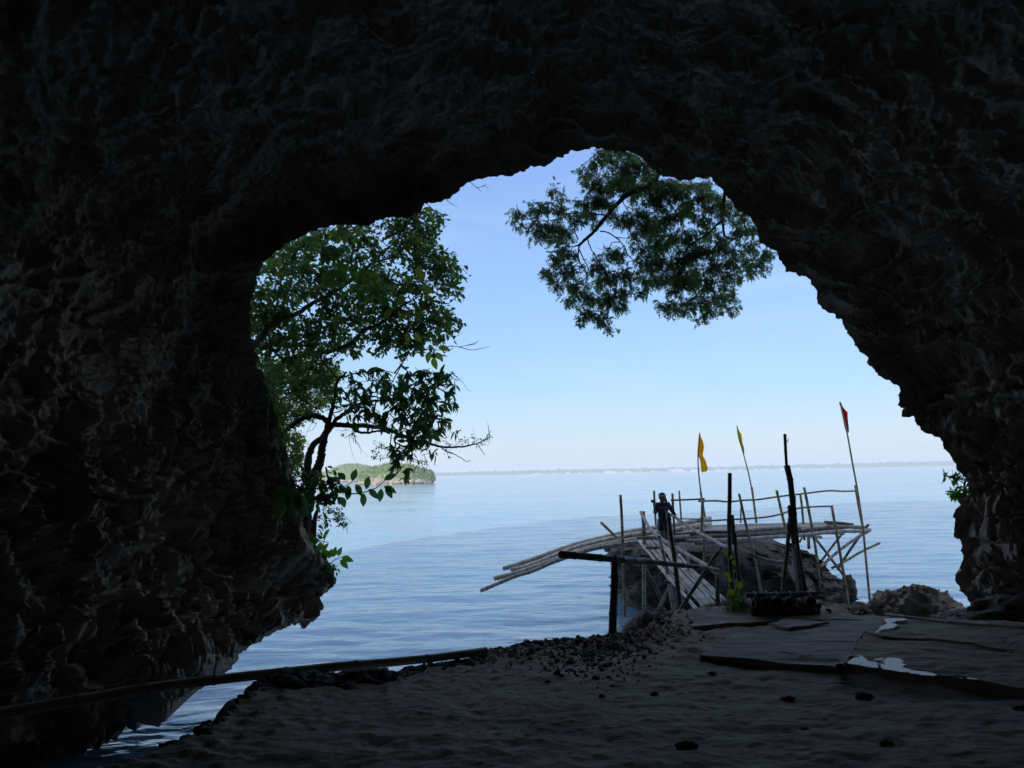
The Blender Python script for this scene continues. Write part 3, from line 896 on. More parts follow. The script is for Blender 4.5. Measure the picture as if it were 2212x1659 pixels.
# the undercut rock under the bamboo platform: stacked outline rings
def stack_rock():
    # silhouette left and right, from the waterline up (z, left px, right px, front depth, back depth)
    rows = [(-.4, 1402, 1822, 21.3, 27.5), (0.0, 1398, 1832, 21.0, 27.8), (.25, 1392, 1828, 20.8, 27.8), (.55, 1386, 1812, 20.5, 27.6), (.85, 1378, 1790, 20.2, 27.4), (1.1, 1366, 1764, 20.0, 27.2), (1.35, 1352, 1738, 19.8, 27),
            (1.55, 1342, 1705, 19.8, 26.6), (1.7, 1343, 1680, 19.9, 26.2), (1.82, 1362, 1650, 20.3, 25.5), (1.88, 1420, 1600, 21.5, 24.5)]
    rows = np.array(rows); rows[:5, 3] -= np.array([1.0, .9, .8, .6, .3]); rows[:8, 1] -= np.array([26, 26, 24, 20, 16, 12, 8, 4]); na = 260; nz = 110
    zz = np.interp(np.linspace(0, 1, nz), np.linspace(0, 1, len(rows)), rows[:, 0])
    V = np.empty((nz + 1, na, 3))
    for i, z in enumerate(zz):
        l, r_, f, bk = [np.interp(z, rows[:, 0], rows[:, k]) for k in (1, 2, 3, 4)]
        yl = f + 1.6
        xl = (l - 1106) * yl / F; xr = (r_ - 1106) * yl / F
        a = np.linspace(0, 2 * np.pi, na, endpoint=False)
        ca, sa = np.cos(a), np.sin(a)
        sx = np.sign(ca) * np.abs(ca) ** .75; sy = np.sign(sa) * np.abs(sa) ** .75
        V[i, :, 0] = (xl + xr) / 2 + (xr - xl) / 2 * sx
        V[i, :, 1] = (f + bk) / 2 + (bk - f) / 2 * sy + .7 * sx
        V[i, :, 2] = z
    V[nz] = V[nz - 1].mean(0)
    p = V.reshape(-1, 3)
    out = p - np.array([8.0, 23.8, 0]); out[:, 2] = 0; out /= np.linalg.norm(out, axis=1)[:, None] + 1e-9
    pw = p + .4 * np.stack([fbm(p * .7, 3), fbm(p * .7 + 7, 3), fbm(p * .7 + 17, 3)], 1)
    tilt = pw @ np.array([[1, 0, .7], [0, 1, 0], [-.5, 0, 1]])
    f1, f2 = worley(pw * np.array([1.6, 1.6, 1.6])); g1, g2 = worley(pw * 4)
    d = fbm(p * .6, 3) * .35 + (ridged(tilt * np.array([.8, .9, 1.05]), 6, .58) - 1) * .36 + .22 - np.clip(.5 - f1, 0, 1) * .5 - np.clip(.45 - g1, 0, 1) * .2 + fbm(pw * 6, 3) * .05
    top = sstep(1.87, 1.6, p[:, 2])
    p2 = p + out * (d * top)[:, None]
    p2[:, 2] += fbm(p * 1.3 + 3, 3) * .05 * top
    n_, m_ = nz + 1, na
    i, j = np.meshgrid(np.arange(n_ - 1), np.arange(m_), indexing='ij')
    j2 = (j + 1) % m_
    q = np.stack([i * m_ + j, i * m_ + j2, (i + 1) * m_ + j2, (i + 1) * m_ + j], -1).reshape(-1, 4)
    me = mesh_np('sea_rock', p2, q)
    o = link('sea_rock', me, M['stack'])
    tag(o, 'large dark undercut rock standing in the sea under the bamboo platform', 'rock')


stack_rock()
p = at(*z3(1765, 1060), 21.6)
rock('rock', 'small pale rock knob at the right foot of the platform rock', 'rock', (p.x, p.y, .38), (.2, .22, .38), M['stack'], 31, sub=4)
BG = 'boulders at the edge of the water'
p = at(1985, 1312, 15.4); rock('boulder', 'large pale pitted boulder beside the right cave wall', 'boulder', (p.x, p.y, p.z - .35), (1.0, .85, .78), M['boulder'], 3, sub=6, rough=.3, group=BG, fine=1.7)
p = at(1900, 1322, 14.4); rock('boulder', 'knobbly grey boulder left of the large pale boulder', 'boulder', (p.x, p.y, p.z - .15), (.42, .4, .42), M['boulder'], 5, rough=.34, group=BG, fine=1.3)
p = at(1834, 1330, 14.0); rock('boulder', 'small jagged boulder nearest the corner posts of the platform', 'boulder', (p.x, p.y, p.z - .1), (.40, .4, .3), M['boulder'], 8, rough=.4, group=BG, fine=1.3)
p = at(2075, 1346, 12.3); rock('boulder', 'low dark boulder under the tip of the right cave wall', 'boulder', (p.x, p.y, p.z - .1), (.62, .5, .24), M['darkrock'], 12, rough=.3, group=BG)
p = at(2180, 1342, 11.6); rock('boulder', 'long dark brown boulder against the foot of the right wall', 'boulder', (p.x, p.y, p.z - .1), (.95, .6, .42), M['darkrock'], 14, rough=.25, group=BG)
p = at(1428, 1356, 11.9); rock('boulder', 'dark rounded boulder at the near end of the footbridge', 'boulder', (p.x, p.y, p.z - .28), (.62, .7, .55), M['darkrock'], 17, rough=.22, group=BG, fine=1.6)
p = at(*zM(1, 1), 12)
for k, (px, py, dz, sx, lab) in enumerate(((800, 1472, -.05, .42, 'flat pale topped rock lying under the long bamboo log'), (908, 1446, -.03, .12, 'small dark rock propping the long bamboo log'),
                                           (415, 1590, -.12, .28, 'dark rock beside the little channel of water'), (640, 1478, -.1, .5, 'dark edge rock rising under the bamboo log'), (330, 1640, -.12, .22, 'low wet rock at the mouth of the channel'),
                                           (140, 1640, -.4, .8, 'dark wet rock in the lower left corner'))):
    g = on_sand(px, py)
    if k == 5: g = at(px, py + 40, 9.3)
    rock('boulder', lab, 'boulder', (g.x, g.y, g.z + dz), (sx, sx * .6, sx * .42 if k else .16), M['darkrock'], 40 + k, sub=5, rough=.35, group=BG, fine=1.4)
# stones and shells lying on the sand
SG = 'stones lying on the sand'
stones = [(270, 1010, .085, 'dark fist sized stone in front, alone on the sand'), (1415, 990, .05, 'pointed dark stone below the trodden hollow'), (125, 855, .035, 'small dark stone near the left of the trodden sand'),
          (80, 692, .045, 'flat dark stone near the rubble edge'), (415, 590, .05, 'dark stone just below the corner of the slab'), (850, 700, .075, 'rough dark clod in the footprints below the slab'),
          (1290, 700, .09, 'big half buried clod below the white patches'), (345, 630, .05, 'lumpy clod below the stone at the slab corner'), (950, 888, .03, 'tiny dark stone in the middle of the footprints'), (195, 780, .045, 'thin dark stone between the rubble and the front'),
          (1088, 248, .05, 'small black stone on the concrete ledge'), (2200, 790, .08, 'dark stone beside the right end of the step')]
for k, (x, y, s_, lab) in enumerate(stones):
    if k in (2, 7, 9): continue
    s_ *= .8
    g = on_sand(*z7(x, y)); h = sand_at(g.x, g.y) + (.07 if y < 300 else 0)
    rock('stone', lab, 'stone', (g.x, g.y, h + s_ * .06), (s_ * 1.1, s_ * .8, s_ * .55), M['stack'], 60 + k, sub=4, rough=.5, group=SG)
def rubble():
    bm = bmesh.new(); bmesh.ops.create_icosphere(bm, subdivisions=2, radius=1.0)
    base = np.array([v.co[:] for v in bm.verts]); tri = np.array([[v.index for v in f.verts] for f in bm.faces]); bm.free()
    rr = np.random.default_rng(21); V = []; T = []; cnt = 0
    cpx = np.array(CREST, float)
    sh = [base * (1 + fbm(base * 1.6 + k * 9, 3) * .45)[:, None] for k in range(12)]
    for i in range(3000):
        if rr.uniform() < .8: px = rr.normal(1280, 150)
        else: px = rr.uniform(430, 1000)
        if not 420 < px < 1640: continue
        cy = np.interp(px, cpx[:, 0], cpx[:, 1])
        wd = 85 * math.exp(-((px - 1330) / 240) ** 2) + 16
        py = cy - 4 + abs(rr.normal()) * wd * .4
        if px > 1450 and py < 1345: continue
        g = on_sand(px, py)
        r_ = min(.05, .011 * math.exp(rr.normal() * .6)) * (1.15 if py - cy < 14 else .9)
        a = rr.uniform(0, 6.28); c_, s_ = math.cos(a), math.sin(a)
        v = sh[rr.integers(12)] * np.array([r_ * rr.uniform(.8, 1.5), r_ * rr.uniform(.7, 1.2), r_ * rr.uniform(.5, .95)])
        v = np.stack([v[:, 0] * c_ - v[:, 1] * s_, v[:, 0] * s_ + v[:, 1] * c_, v[:, 2]], 1)
        V.append(v + np.array([g.x, g.y, 0])); T.append(tri + cnt); cnt += len(base)
    V = np.concatenate(V).reshape(-1, len(base), 3)
    zc = height(V[:, :, 0].mean(1), V[:, :, 1].mean(1))
    V[:, :, 2] += (zc + .004)[:, None]
    me = mesh_np('rubble', V.reshape(-1, 3), None, np.concatenate(T))
    tag(link('rubble', me, M['stack'], smooth=False), 'dark rubble along the edge of the sand', kind='stuff')


rubble()
M['shell'] = plain('white_shell', (.75, .72, .68), rough=.5, scale=40)
for k, (px, py, lab) in enumerate(((1000, 1560, 'white shell fragment in front of the slab'), (905, 1500, 'white shell chip behind the other fragments'), (1105, 1497, 'tiny white chip near the log end'), (790, 1605, 'grey white shell piece farthest to the front'),
                                   (1318, 1497, 'pale shell chip among the middle footprints'), (2245 / 1.0, 1420, 'shell chip outside'), (2107, 1445, 'pale chip on the sandy step'))):
    if px > 2212: continue
    g = on_sand(px, py); h = sand_at(g.x, g.y) if px < 2000 else g.z + .14
    me_ = MB()
    # a curved broken valve
    vs = []; fs = []
    for i in range(5):
        for j in range(5):
            a_ = (i / 4 - .5) * 1.8; b_ = (j / 4 - .5) * 1.5
            vs.append(Vector((math.sin(a_) * .03 * (1 + .2 * math.sin(3 * b_)), math.sin(b_) * .022, math.cos(a_) * math.cos(b_) * .018)))
    for i in range(4):
        for j in range(4): fs.append((i * 5 + j, i * 5 + 5 + j, i * 5 + 6 + j, i * 5 + 1 + j))
    me_._add(vs, fs)
    o = me_.build('shell', M['shell']); o.location = (g.x, g.y, h); o.rotation_euler = (.3, .2, k * 1.3); tag(o, lab, 'shell', 'shell fragments on the sand')

# ------------------------------------------------------------------ bamboo log in front, thin pole on the step
lp = [at(-420, 1612, 6.7), at(-60, 1549, 7.2), at(0, 1540, 7.3), at(160, 1514, 7.55), at(420, 1473, 7.95), at(700, 1443, 8.4), at(860, 1430, 8.65), at(960, 1418, 8.85), at(1052, 1405, 9.05)]
o = cane('bamboo_log', lp, .060, M['log'], None, r2=.045, sides=16, node=.62, wob=.004)
tag(o, 'long grey bamboo log lying across the channel from the left wall to the sand', 'bamboo log')
o = cane('thin_pole', [on_sand(*z7(1415, 238), .155), on_sand(*z7(1800, 279), .165), on_sand(*z7(2300, 322), .165)], .022, M['log'], None, node=.5)
tag(o, 'thin straight brown pole along the back edge of the sandy step', 'pole')
o = cane('wood_stub', [on_sand(*z7(1150, 560), -.05), on_sand(*z7(1150, 545), .02), on_sand(*z7(1152, 545), .13)], .05, M['brown'], None, node=.4)
tag(o, 'short dark wooden stub standing at the front edge between the slabs', 'stub')

# ------------------------------------------------------------------ bamboo platform
DZ = 1.95
plat = thing('bamboo_platform', 'bamboo viewing platform with posts and rails built on the sea rock', 'platform', (8, 22.5, 0))


def zline(fn, pts, D0, D1):
    n = len(pts)
    return [at(*fn(*p), D0 + (D1 - D0) * i / (n - 1)) for i, p in enumerate(pts)]


A = ground(*z3(20, 606), DZ); B_ = ground(*z3(1745, 502), DZ)
Cc = ground(*z3(430, 492), DZ); Dd = ground(*z3(1560, 470), DZ)
deck = MB()
nsl = 34
for i in range(nsl):
    f = (i + .5) / nsl
    a = A.lerp(Cc, f); b2 = B_.lerp(Dd, f)
    ext = random.uniform(-.25, .25)
    dirv = (b2 - a).normalized()
    a = a - dirv * random.uniform(-.15, .3); b2 = b2 + dirv * ext
    wd = (Cc - A).length / nsl
    nseg = 5
    prev = None
    z0 = random.uniform(-.012, .02)
    pts = [a.lerp(b2, k / nseg) + Vector((0, 0, z0 + random.gauss(0, .01))) for k in range(nseg + 1)]
    side = dirv.cross(Vector((0, 0, 1)))
    vs = []; fs = []
    for q in pts:
        for (sx, sz) in ((-.49, -.012), (-.49, .008), (-.2, .02), (.2, .02), (.49, .008), (.49, -.012)):
            vs.append(q + side * sx * wd + Vector((0, 0, sz)))
    for k in range(nseg):
        for e in range(6):
            e2 = (e + 1) % 6
            fs.append((k * 6 + e, k * 6 + e2, k * 6 + 6 + e2, k * 6 + 6 + e))
    fs.append(tuple(range(6))); fs.append(tuple(nseg * 6 + k for k in range(5, -1, -1)))
    deck._add(vs, fs)
deck.build('deck', M['grey'], plat, smooth=False)
# long canes under and beside the deck
beams = [([(60, 612), (640, 585), (1290, 548), (1750, 505)], 19.3, 22.9, .062, 'brown'), ([(70, 640), (500, 600), (920, 578), (1160, 575)], 19.1, 20.6, .058, 'brown'),
         ([(200, 648), (800, 622), (1160, 598), (1430, 575), (1650, 553), (1900, 545), (1975, 537)], 19.0, 22.3, .05, 'grey'), ([(280, 666), (600, 652), (885, 645)], 19.0, 20.2, .045, 'grey'),
         ([(1280, 580), (1400, 595), (1503, 610)], 20.6, 21.0, .045, 'grey'), ([(1535, 460), (1680, 470), (1812, 486)], 22.8, 22.8, .04, 'tan'), ([(1440, 565), (1600, 568), (1722, 578)], 21.5, 22.3, .035, 'tan'),
         ([(1560, 505), (1740, 508), (1925, 516)], 22.4, 22.5, .055, 'grey'), ([(1560, 490), (1650, 492), (1750, 495)], 22.8, 22.8, .05, 'brown'), ([(-60, 620), (100, 612), (215, 600)], 18.9, 19.3, .055, 'grey'),
         ([(500, 560), (900, 535), (1300, 510)], 19.9, 21.4, .05, 'grey'), ([(60, 585), (400, 560), (720, 565)], 19.4, 20.0, .045, 'brown')]
for pts, d0, d1, r_, mt in beams:
    cane('beam', zline(z3, pts, d0, d1), r_, M[mt], plat)
# cross bearers resting on the rock carry the deck
for f in (.08, .35, .62, .9):
    a = A.lerp(B_, f) - Vector((0, .15, .09)); b2 = Cc.lerp(Dd, f) + Vector((0, .1, -.09))
    cane('bearer', [a, a.lerp(b2, .5), b2], .06, M['grey'], plat)
posts = [  # zone, points, depth0, depth1, radius, material
    (z3, [(1605, 297), (1640, 500), (1690, 800), (1725, 1000), (1772, 1300)], 21.2, 21.0, .045, 'tan'),
    (z3, [(1335, 125), (1420, 560), (1460, 800), (1497, 1230)], 20.9, 20.7, .043, 'tan'),
    (z3, [(1070, 152), (1120, 370), (1170, 590)], 20.6, 20.5, .042, 'tan'),
    (z3, [(1300, 190), (1318, 330), (1338, 640)], 25.0, 25.0, .042, 'tan'),
    (z3, [(1380, 600), (1384, 720)], 22.8, 22.8, .05, 'tan'),
    (z3, [(705, 188), (790, 560), (850, 800), (922, 1170)], 19.0, 18.9, .038, 'grey'),
    (z3, [(720, 325), (718, 470)], 26.3, 26.3, .032, 'tan'),
    (z3, [(825, 120), (850, 300), (874, 470)], 26.2, 26.2, .045, 'tan'),
    (z3, [(350, 225), (346, 400), (343, 560), (350, 680)], 19.2, 19.2, .044, 'tan'),
    (z3, [(357, 550), (362, 720), (360, 900)], 19.0, 19.0, .03, 'grey'),
    (z3, [(1835, 100), (1870, 320), (1908, 530)], 22.6, 22.5, .045, 'tan'),
    (z1, [(600, 692), (606, 790), (614, 905)], 25.4, 25.4, .036, 'tan'),
    (z1, [(735, 695), (752, 790), (770, 890)], 25.2, 25.2, .03, 'tan'),
    (z1, [(557, 712), (565, 870), (574, 1060)], 19.3, 19.1, .034, 'brown'),
    (z1, [(438, 692), (443, 810), (449, 930)], 24.6, 24.6, .04, 'tan'),
    (z1, [(367, 823), (372, 1000), (371, 1250), (374, 1560)], 18.4, 18.4, .055, 'grey'),
    (z1, [(218, 720), (228, 900), (236, 1100), (246, 1520)], 20.2, 20.1, .045, 'tan'),
]
for fn, pts, d0, d1, r_, mt in posts:
    cane('post', zline(fn, pts, d0, d1), r_ * .9, M[mt], plat)
rails = [([(312, 258), (480, 256), (600, 263), (760, 246), (900, 241), (1080, 216), (1300, 186), (1560, 158), (1700, 163), (1838, 157)], 19.3, 22.5, .034, 'tan'),
         ([(40, 252), (200, 245), (368, 235)], 19.2, 19.25, .03, 'brown'), ([(300, 452), (430, 446), (600, 436), (780, 431), (1000, 408), (1150, 368), (1250, 332), (1400, 316), (1605, 308)], 19.1, 21.1, .032, 'tan'),
         ([(110, 428), (220, 430), (330, 433)], 19.2, 19.2, .02, 'brown')]
for pts, d0, d1, r_, mt in rails:
    cane('rail', zline(z3, pts, d0, d1), r_ * .75, M[mt], plat)
braces = [([(1957, 487), (1912, 545), (1780, 740), (1662, 925)], 22.4, 23.2, .04, 'tan'), ([(1978, 538), (1850, 610), (1690, 730), (1490, 900)], 22.2, 21.4, .042, 'grey'), ([(2068, 662), (1900, 745), (1750, 835), (1605, 908)], 22.6, 22, .035, 'tan'),
          ([(1725, 550), (1620, 680), (1490, 855)], 23.0, 23.4, .035, 'tan'), ([(1445, 625), (1560, 770), (1700, 950), (1850, 1138)], 22.2, 21.8, .038, 'tan'), ([(1320, 600), (1290, 660)], 21.6, 21.6, .03, 'tan')]
for pts, d0, d1, r_, mt in braces:
    cane('brace', zline(z3, pts, d0, d1), r_, M[mt], plat)
cane('brace', zline(z1, [(92, 897), (175, 975), (255, 1050)], 21.2, 21.2), .04, M['tan'], plat)
p = at(*z1(370, 990), 18.35); lash(p, .06, (0, 0, 1), M['blue_rope'], plat, 6)

# three long canes and one more cantilevered over the water from the deck
LG = 'long bamboo canes reaching out over the water'
for pts, tail, d0, d1, r0, r1, mt, lab in (
        ([(280, 913), (450, 858), (690, 780), (870, 715), (1060, 655), (1280, 605), (1560, 545), (1800, 510), (2177, 452)], (800, 872), 21.8, 24.6, .062, .085, 'pale', 'topmost long cane, its far end resting on the deck behind the person'),
        ([(350, 925), (560, 868), (760, 790), (970, 710), (1160, 655), (1350, 615), (1560, 580), (1800, 552), (2177, 497)], (800, 902), 21.4, 24.2, .055, .085, 'pale', 'second long cane, close under the topmost cane'),
        ([(185, 1010), (430, 945), (620, 885), (720, 850), (860, 800), (1040, 735), (1200, 690), (1400, 655), (1560, 635), (1800, 600)], None, 20.6, 20.6, .062, .07, 'pale', 'pale long cane with a split hollow tip'),
        ([(55, 1130), (200, 1070), (400, 985), (560, 935), (720, 865), (860, 815), (1040, 755), (1200, 710), (1450, 668), (1700, 640)], None, 20.3, 20.4, .05, .06, 'grey', 'lowest and longest cane, tip nearest the water')):
    line = [at(*z2(*q), d0 + (d1 - d0) * i / (len(pts))) for i, q in enumerate(pts)]
    if tail: line.append(at(*z1(*tail), d1))
    o = cane('bamboo_cane', line, r0, M[mt], None, r2=r1, sides=12, node=.38)
    tag(o, lab, 'bamboo cane', LG)

# ------------------------------------------------------------------ footbridge (ramp) with handrails
br = thing('bamboo_footbridge', 'pale bamboo footbridge sloping from the shore up to the platform', 'footbridge', (4, 16, 1))
n = 11
for i in range(n):
    f = i / (n - 1) + random.gauss(0, .015)
    t0 = (-25 + 290 * f, 690 - 20 * f); t1 = (690 + 380 * f, 1560 - 110 * f)
    pts = []
    for k in range(5):
        g = k / 4
        D = 18.9 + (13.3 - 18.9) * (g ** .8)
        jx = random.gauss(0, 9)
        x = t0[0] + (t1[0] - t0[0]) * g + jx; y = t0[1] + (t1[1] - t0[1]) * g + 30 * g * (1 - g)
        pts.append(at(*z4(x, y), D))
    if i % 4 == 2: pts = pts[1:] if i > 5 else pts[:-1]
    cane('walkway_cane', pts, random.uniform(.024, .036), M['pale' if random.random() < .8 else 'grey'], br, r2=random.uniform(.024, .032), node=.5)
for (a, b2, D) in (((70, 780), (255, 775), 17.8), ((175, 920), (330, 925), 17), ((305, 1200), (480, 1215), 15.4), ((490, 1226), (640, 1246), 15.3), ((640, 1345), (840, 1362), 14.5), ((0, 870), (140, 880), 17.4), ((230, 1110), (470, 1125), 15.9), ((560, 1140), (760, 1160), 15.6)):
    cane('crossbar', [at(*z4(*a), D), at(*z4(*b2), D)], .035, M['brown'], br)
cane('crossbar', [at(*z4(-40, 655), 18.3), at(*z4(130, 657), 18.3), at(*z4(255, 660), 18.3)], .05, M['grey'], br)
cane('handrail', zline(z4, [(5, 335), (70, 450), (130, 540), (235, 645), (380, 740), (560, 842), (720, 935), (850, 1012), (955, 1095)], 18.4, 13.6), .036, M['pale'], br, r2=.038)
hr = [at(*z4(325, 335), 18.6), at(*z4(460, 410), 18.3), at(*z4(640, 535), 17.6), at(*z4(770, 612), 17.0), at(*z4(880, 668), 16.4), at(*z4(995, 728), 15.7), at(*z3(560, 690), 15.0), at(*z3(690, 733), 14.2)]
cane('handrail', hr, .032, M['pale'], br, r2=.034)
cane('handrail', zline(z3, [(636, 655), (660, 700), (720, 738), (800, 772), (950, 828), (1060, 850), (1155, 857)], 13.3, 12.6), .036, M['pale'], br, r2=.040)
for fn, pts, d0, d1, r_, mt in (
        (z4, [(355, 358), (385, 600), (430, 900), (460, 1200), (500, 1590)], 14.6, 13.9, .046, 'brown'), (z4, [(240, 640), (285, 830), (330, 1010), (375, 1280), (420, 1590)], 16.0, 15.6, .04, 'grey'),
        (z4, [(590, 870), (600, 1100), (606, 1370)], 15.8, 15.6, .028, 'grey'), (z4, [(790, 570), (793, 760), (796, 970)], 17.6, 17.6, .03, 'tan'), (z4, [(400, 1260), (440, 1590)], 16, 15.9, .03, 'brown'),
        (z4, [(810, 1365), (785, 1440), (755, 1540)], 14.2, 14.1, .036, 'grey'), (z4, [(360, 1270), (300, 1400), (225, 1560)], 17.6, 17.6, .04, 'grey'), (z4, [(635, 1210), (600, 1360), (560, 1460)], 15.4, 15.4, .026, 'grey'), (z4, [(520, 1330), (535, 1470)], 15, 15, .022, 'grey'),
        (z4, [(60, 1050), (170, 1230), (270, 1440)], 18.6, 18.6, .05, 'brown')):
    cane('support_post', zline(fn, pts, d0, d1), r_, M[mt], br)
cane('brace', zline(z4, [(1010, 770), (890, 935), (790, 1090), (720, 1212), (600, 1400), (478, 1595)], 13.2, 12.6), .034, M['brown'], br)
for q, D, ax in (((560, 835), 15.9, (.8, -.5, -.3)), ((235, 640), 16.0, (0, 0, 1))):
    lash(at(*z4(*q), D), .045, ax, M['rope'], br, 3)
lash(at(*z3(700, 735), 13.6), .05, (.8, 0, -.4), M['rope'], br, 5)

# barrier over the near edge: one dark cane on two posts
ba = thing('bamboo_barrier', 'long dark horizontal bamboo barrier on a thick post at the edge of the sand', 'barrier', at(1325, 1385, 10.4))
cane('barrier_rail', [at(*z2(825, 776), 10.3), at(*z2(1000, 786), 10.4), at(*z2(1340, 815), 10.6), at(*z2(1700, 850), 11.4), at(*z2(2177, 895), 12.3), at(*z4(950, 1052), 13.0)], .052, M['brown'], ba, r2=.033, node=.45, sides=12)
cane('post', [at(*z2(1362, 830), 10.65), at(*z2(1358, 1100), 10.6), at(*z2(1342, 1350), 10.5), at(*z2(1333, 1680), 10.4)], .050, M['brown'], ba, r2=.058, node=.5, sides=12)
cane('post', [at(*z4(970, 1110), 13.1), at(*z4(968, 1330), 13.0), at(*z4(968, 1550), 12.9)], .040, M['brown'], ba)
lash(at(*z2(1362, 818), 10.62), .066, (1, 0, -.05), M['brown'], ba, 3)
lash(at(*z4(955, 1070), 13.0), .05, (.9, 0, -.2), M['rope'], ba, 5)
m = MB(); m.tube([at(*z4(955, 1062), 12.9), at(*z3(540, 985), 12.85), at(*z3(590, 1035), 12.8)], .008, 5); m.build('cord', M['rope'], ba)

# tall posts standing on the shore
TG = 'tall dark posts standing at the shore'
t = thing('tall_post', 'tall straight dark bamboo post with a rounded top and vine beside it', 'post', at(*z3(662, 1320), 12.2), TG)
cane('pole', [at(*z1(929, 578), 12.6), at(*z1(926, 700), 12.6), at(*z3(603, 380), 12.5), at(*z3(600, 520), 12.5), at(*z3(612, 800), 12.4), at(*z3(638, 1100), 12.3), at(*z3(662, 1320), 12.2)], .034, M['brown'], t, r2=.040, node=.5, sides=12, wob=.012)
t = thing('forked_post', 'pair of slim dark posts tied together behind the vine', 'post', at(*z3(735, 1210), 12.7), TG)
cane('pole', zline(z3, [(628, 388), (645, 560), (650, 680)], 12.9, 12.9), .040, M['brown'], t)
cane('pole', zline(z3, [(667, 572), (675, 760), (700, 960), (738, 1215)], 12.9, 12.7), .032, M['brown'], t)
t = thing('tall_post', 'tallest dark leaning post with a thin broken top, roped in the middle', 'post', at(*z3(1365, 1190), 12.4), TG)
cane('pole', [at(*z1(1293, 528), 12.3), at(*z1(1318, 635), 12.3), at(*z1(1330, 740), 12.35), at(*z1(1345, 870), 12.4), at(*z1(1362, 1040), 12.45), at(*z1(1385, 1180), 12.5), at(*z1(1422, 1365), 12.5)], .049, M['brown'], t, r2=.045, node=.6, sides=12, wob=.01)
cane('top_pole', [at(*z1(1287, 323), 12.22), at(*z1(1291, 420), 12.22), at(*z1(1299, 560), 12.22)], .024, M['brown'], t, node=.5)
cane('pole', [at(*z1(1316, 790), 12.3), at(*z1(1330, 960), 12.35), at(*z1(1355, 1120), 12.4), at(*z1(1390, 1365), 12.45)], .038, M['brown'], t)
m = MB(); m.tube([at(*z1(1354, 725), 12.35), at(*z1(1349, 770), 12.35), at(*z1(1345, 820), 12.38)], [.006, .02, .02], 6); m.build('stub_branch', M['brown'], t)
m = MB()
for dx, dy in ((17, -30), (8, -18)): m.tube([at(*z1(1296, 385), 12.2), at(*z1(1296 + dx, 375 + dy), 12.2)], .004, 4)
m.build('twig', M['brown'], t)
lash(at(*z1(1330, 920), 12.3), .075, (.1, 0, 1), M['brown'], t, 7)
lash(at(*z1(1328, 1045), 12.3), .06, (.3, 0, 1), M['rope'], t, 5)
t = thing('slim_post', 'slim grey bamboo post leaning against the tallest dark post', 'post', at(*z3(1130, 1170), 12.3), TG)
cane('pole', zline(z3, [(1200, 420), (1182, 600), (1155, 850), (1132, 1060), (1130, 1170)], 12.35, 12.1), .034, M['grey'], t)
lash(at(*z3(1240, 515), 12.3), .045, (.1, .2, 1), M['rope'], t, 4)
m = MB()
for k, x0 in enumerate((1215, 1225, 1238)):
    m.tube([at(*z3(x0, 700), 12.3), at(*z3(x0 + 22, 860), 12.3), at(*z3(x0 + 50, 1150), 12.2)], .007, 5)
m.build('cord', M['rope'], t)

# raft of big tubes lying on the ledge
rf = thing('bamboo_raft', 'bundle of five big dark hollow tubes lashed under crossbars on the ledge', 'raft', at(*z3(1140, 1320), 11.5))
def open_tube(a, dirv, rr, ln, wall=.1, sides=28):
    m = MB(); d = Vector(dirv).normalized()
    e = [(0, rr * (1 - wall)), (0, rr), (.012, rr * 1.03), (.05, rr * 1.0), (ln, rr * .96)]
    pr_ = [(ln * .8, rr * (1 - wall) * .95), (.0001, rr * (1 - wall))] + e[1:]
    x_ = d.cross(Vector((0, 0, 1))).normalized(); y_ = x_.cross(d)
    vs = []; fs = []
    ph = random.uniform(0, 6)
    for (s0, r0) in pr_:
        for k in range(sides):
            w_ = 2 * math.pi * k / sides
            q = 1 + .035 * math.sin(2 * w_ + ph) + .012 * math.sin(5 * w_ + ph)
            vs.append(a + d * (s0 + (.012 * math.sin(3 * w_ + ph) if s0 < .001 else 0)) + (x_ * math.cos(w_) + y_ * math.sin(w_)) * r0 * q)
    for i in range(len(pr_) - 1):
        for k in range(sides):
            k2 = (k + 1) % sides
            fs.append((i * sides + k, i * sides + k2, (i + 1) * sides + k2, (i + 1) * sides + k))
    fs.append(tuple(range(sides))); fs.append(tuple((len(pr_) - 1) * sides + k for k in range(sides - 1, -1, -1)))
    m._add(vs, fs)
    return m


for (x, y, r_) in ((880, 1250, 50), (966, 1240, 46), (1080, 1246, 57), (1212, 1245, 53), (1405, 1240, 51)):
    a = at(*z3(x, y), 11.3); rr = r_ / 2.5917 / 1.736 * 11.3 / F
    open_tube(a, (random.uniform(-.15, .05), 1, -.12), rr, .55).build('tube', M['brown'], rf)
a = at(*z3(1477, 1278), 11.5); open_tube(a, (0, 1, -.1), .045, .5).build('tube', M['log'], rf)
cane('crossbar', zline(z3, [(775, 1172), (1100, 1166), (1462, 1158)], 11.45, 11.5), .042, M['brown'], rf)
cane('crossbar', zline(z3, [(1190, 1168), (1350, 1180), (1502, 1192)], 11.7, 11.7), .035, M['brown'], rf)
cane('bearer', zline(z3, [(820, 1330), (1140, 1322), (1480, 1318)], 11.6, 11.6), .075, M['brown'], rf)
for x in (850, 965, 1060, 1195, 1380):
    lash(at(*z3(x, 1168), 11.45), .046, (1, 0, 0), M['rope'], rf, 2)
for q in ([(830, 1200), (800, 1245)], [(838, 1210), (822, 1265), (836, 1290)], [(845, 1200), (870, 1250), (850, 1295)], [(1258, 1245), (1268, 1280)]):
    m = MB(); m.tube([at(*z3(*k), 11.25) for k in q], [.012] + [.008] * (len(q) - 1), 5); m.build('palm_strip', M['pale'], rf)

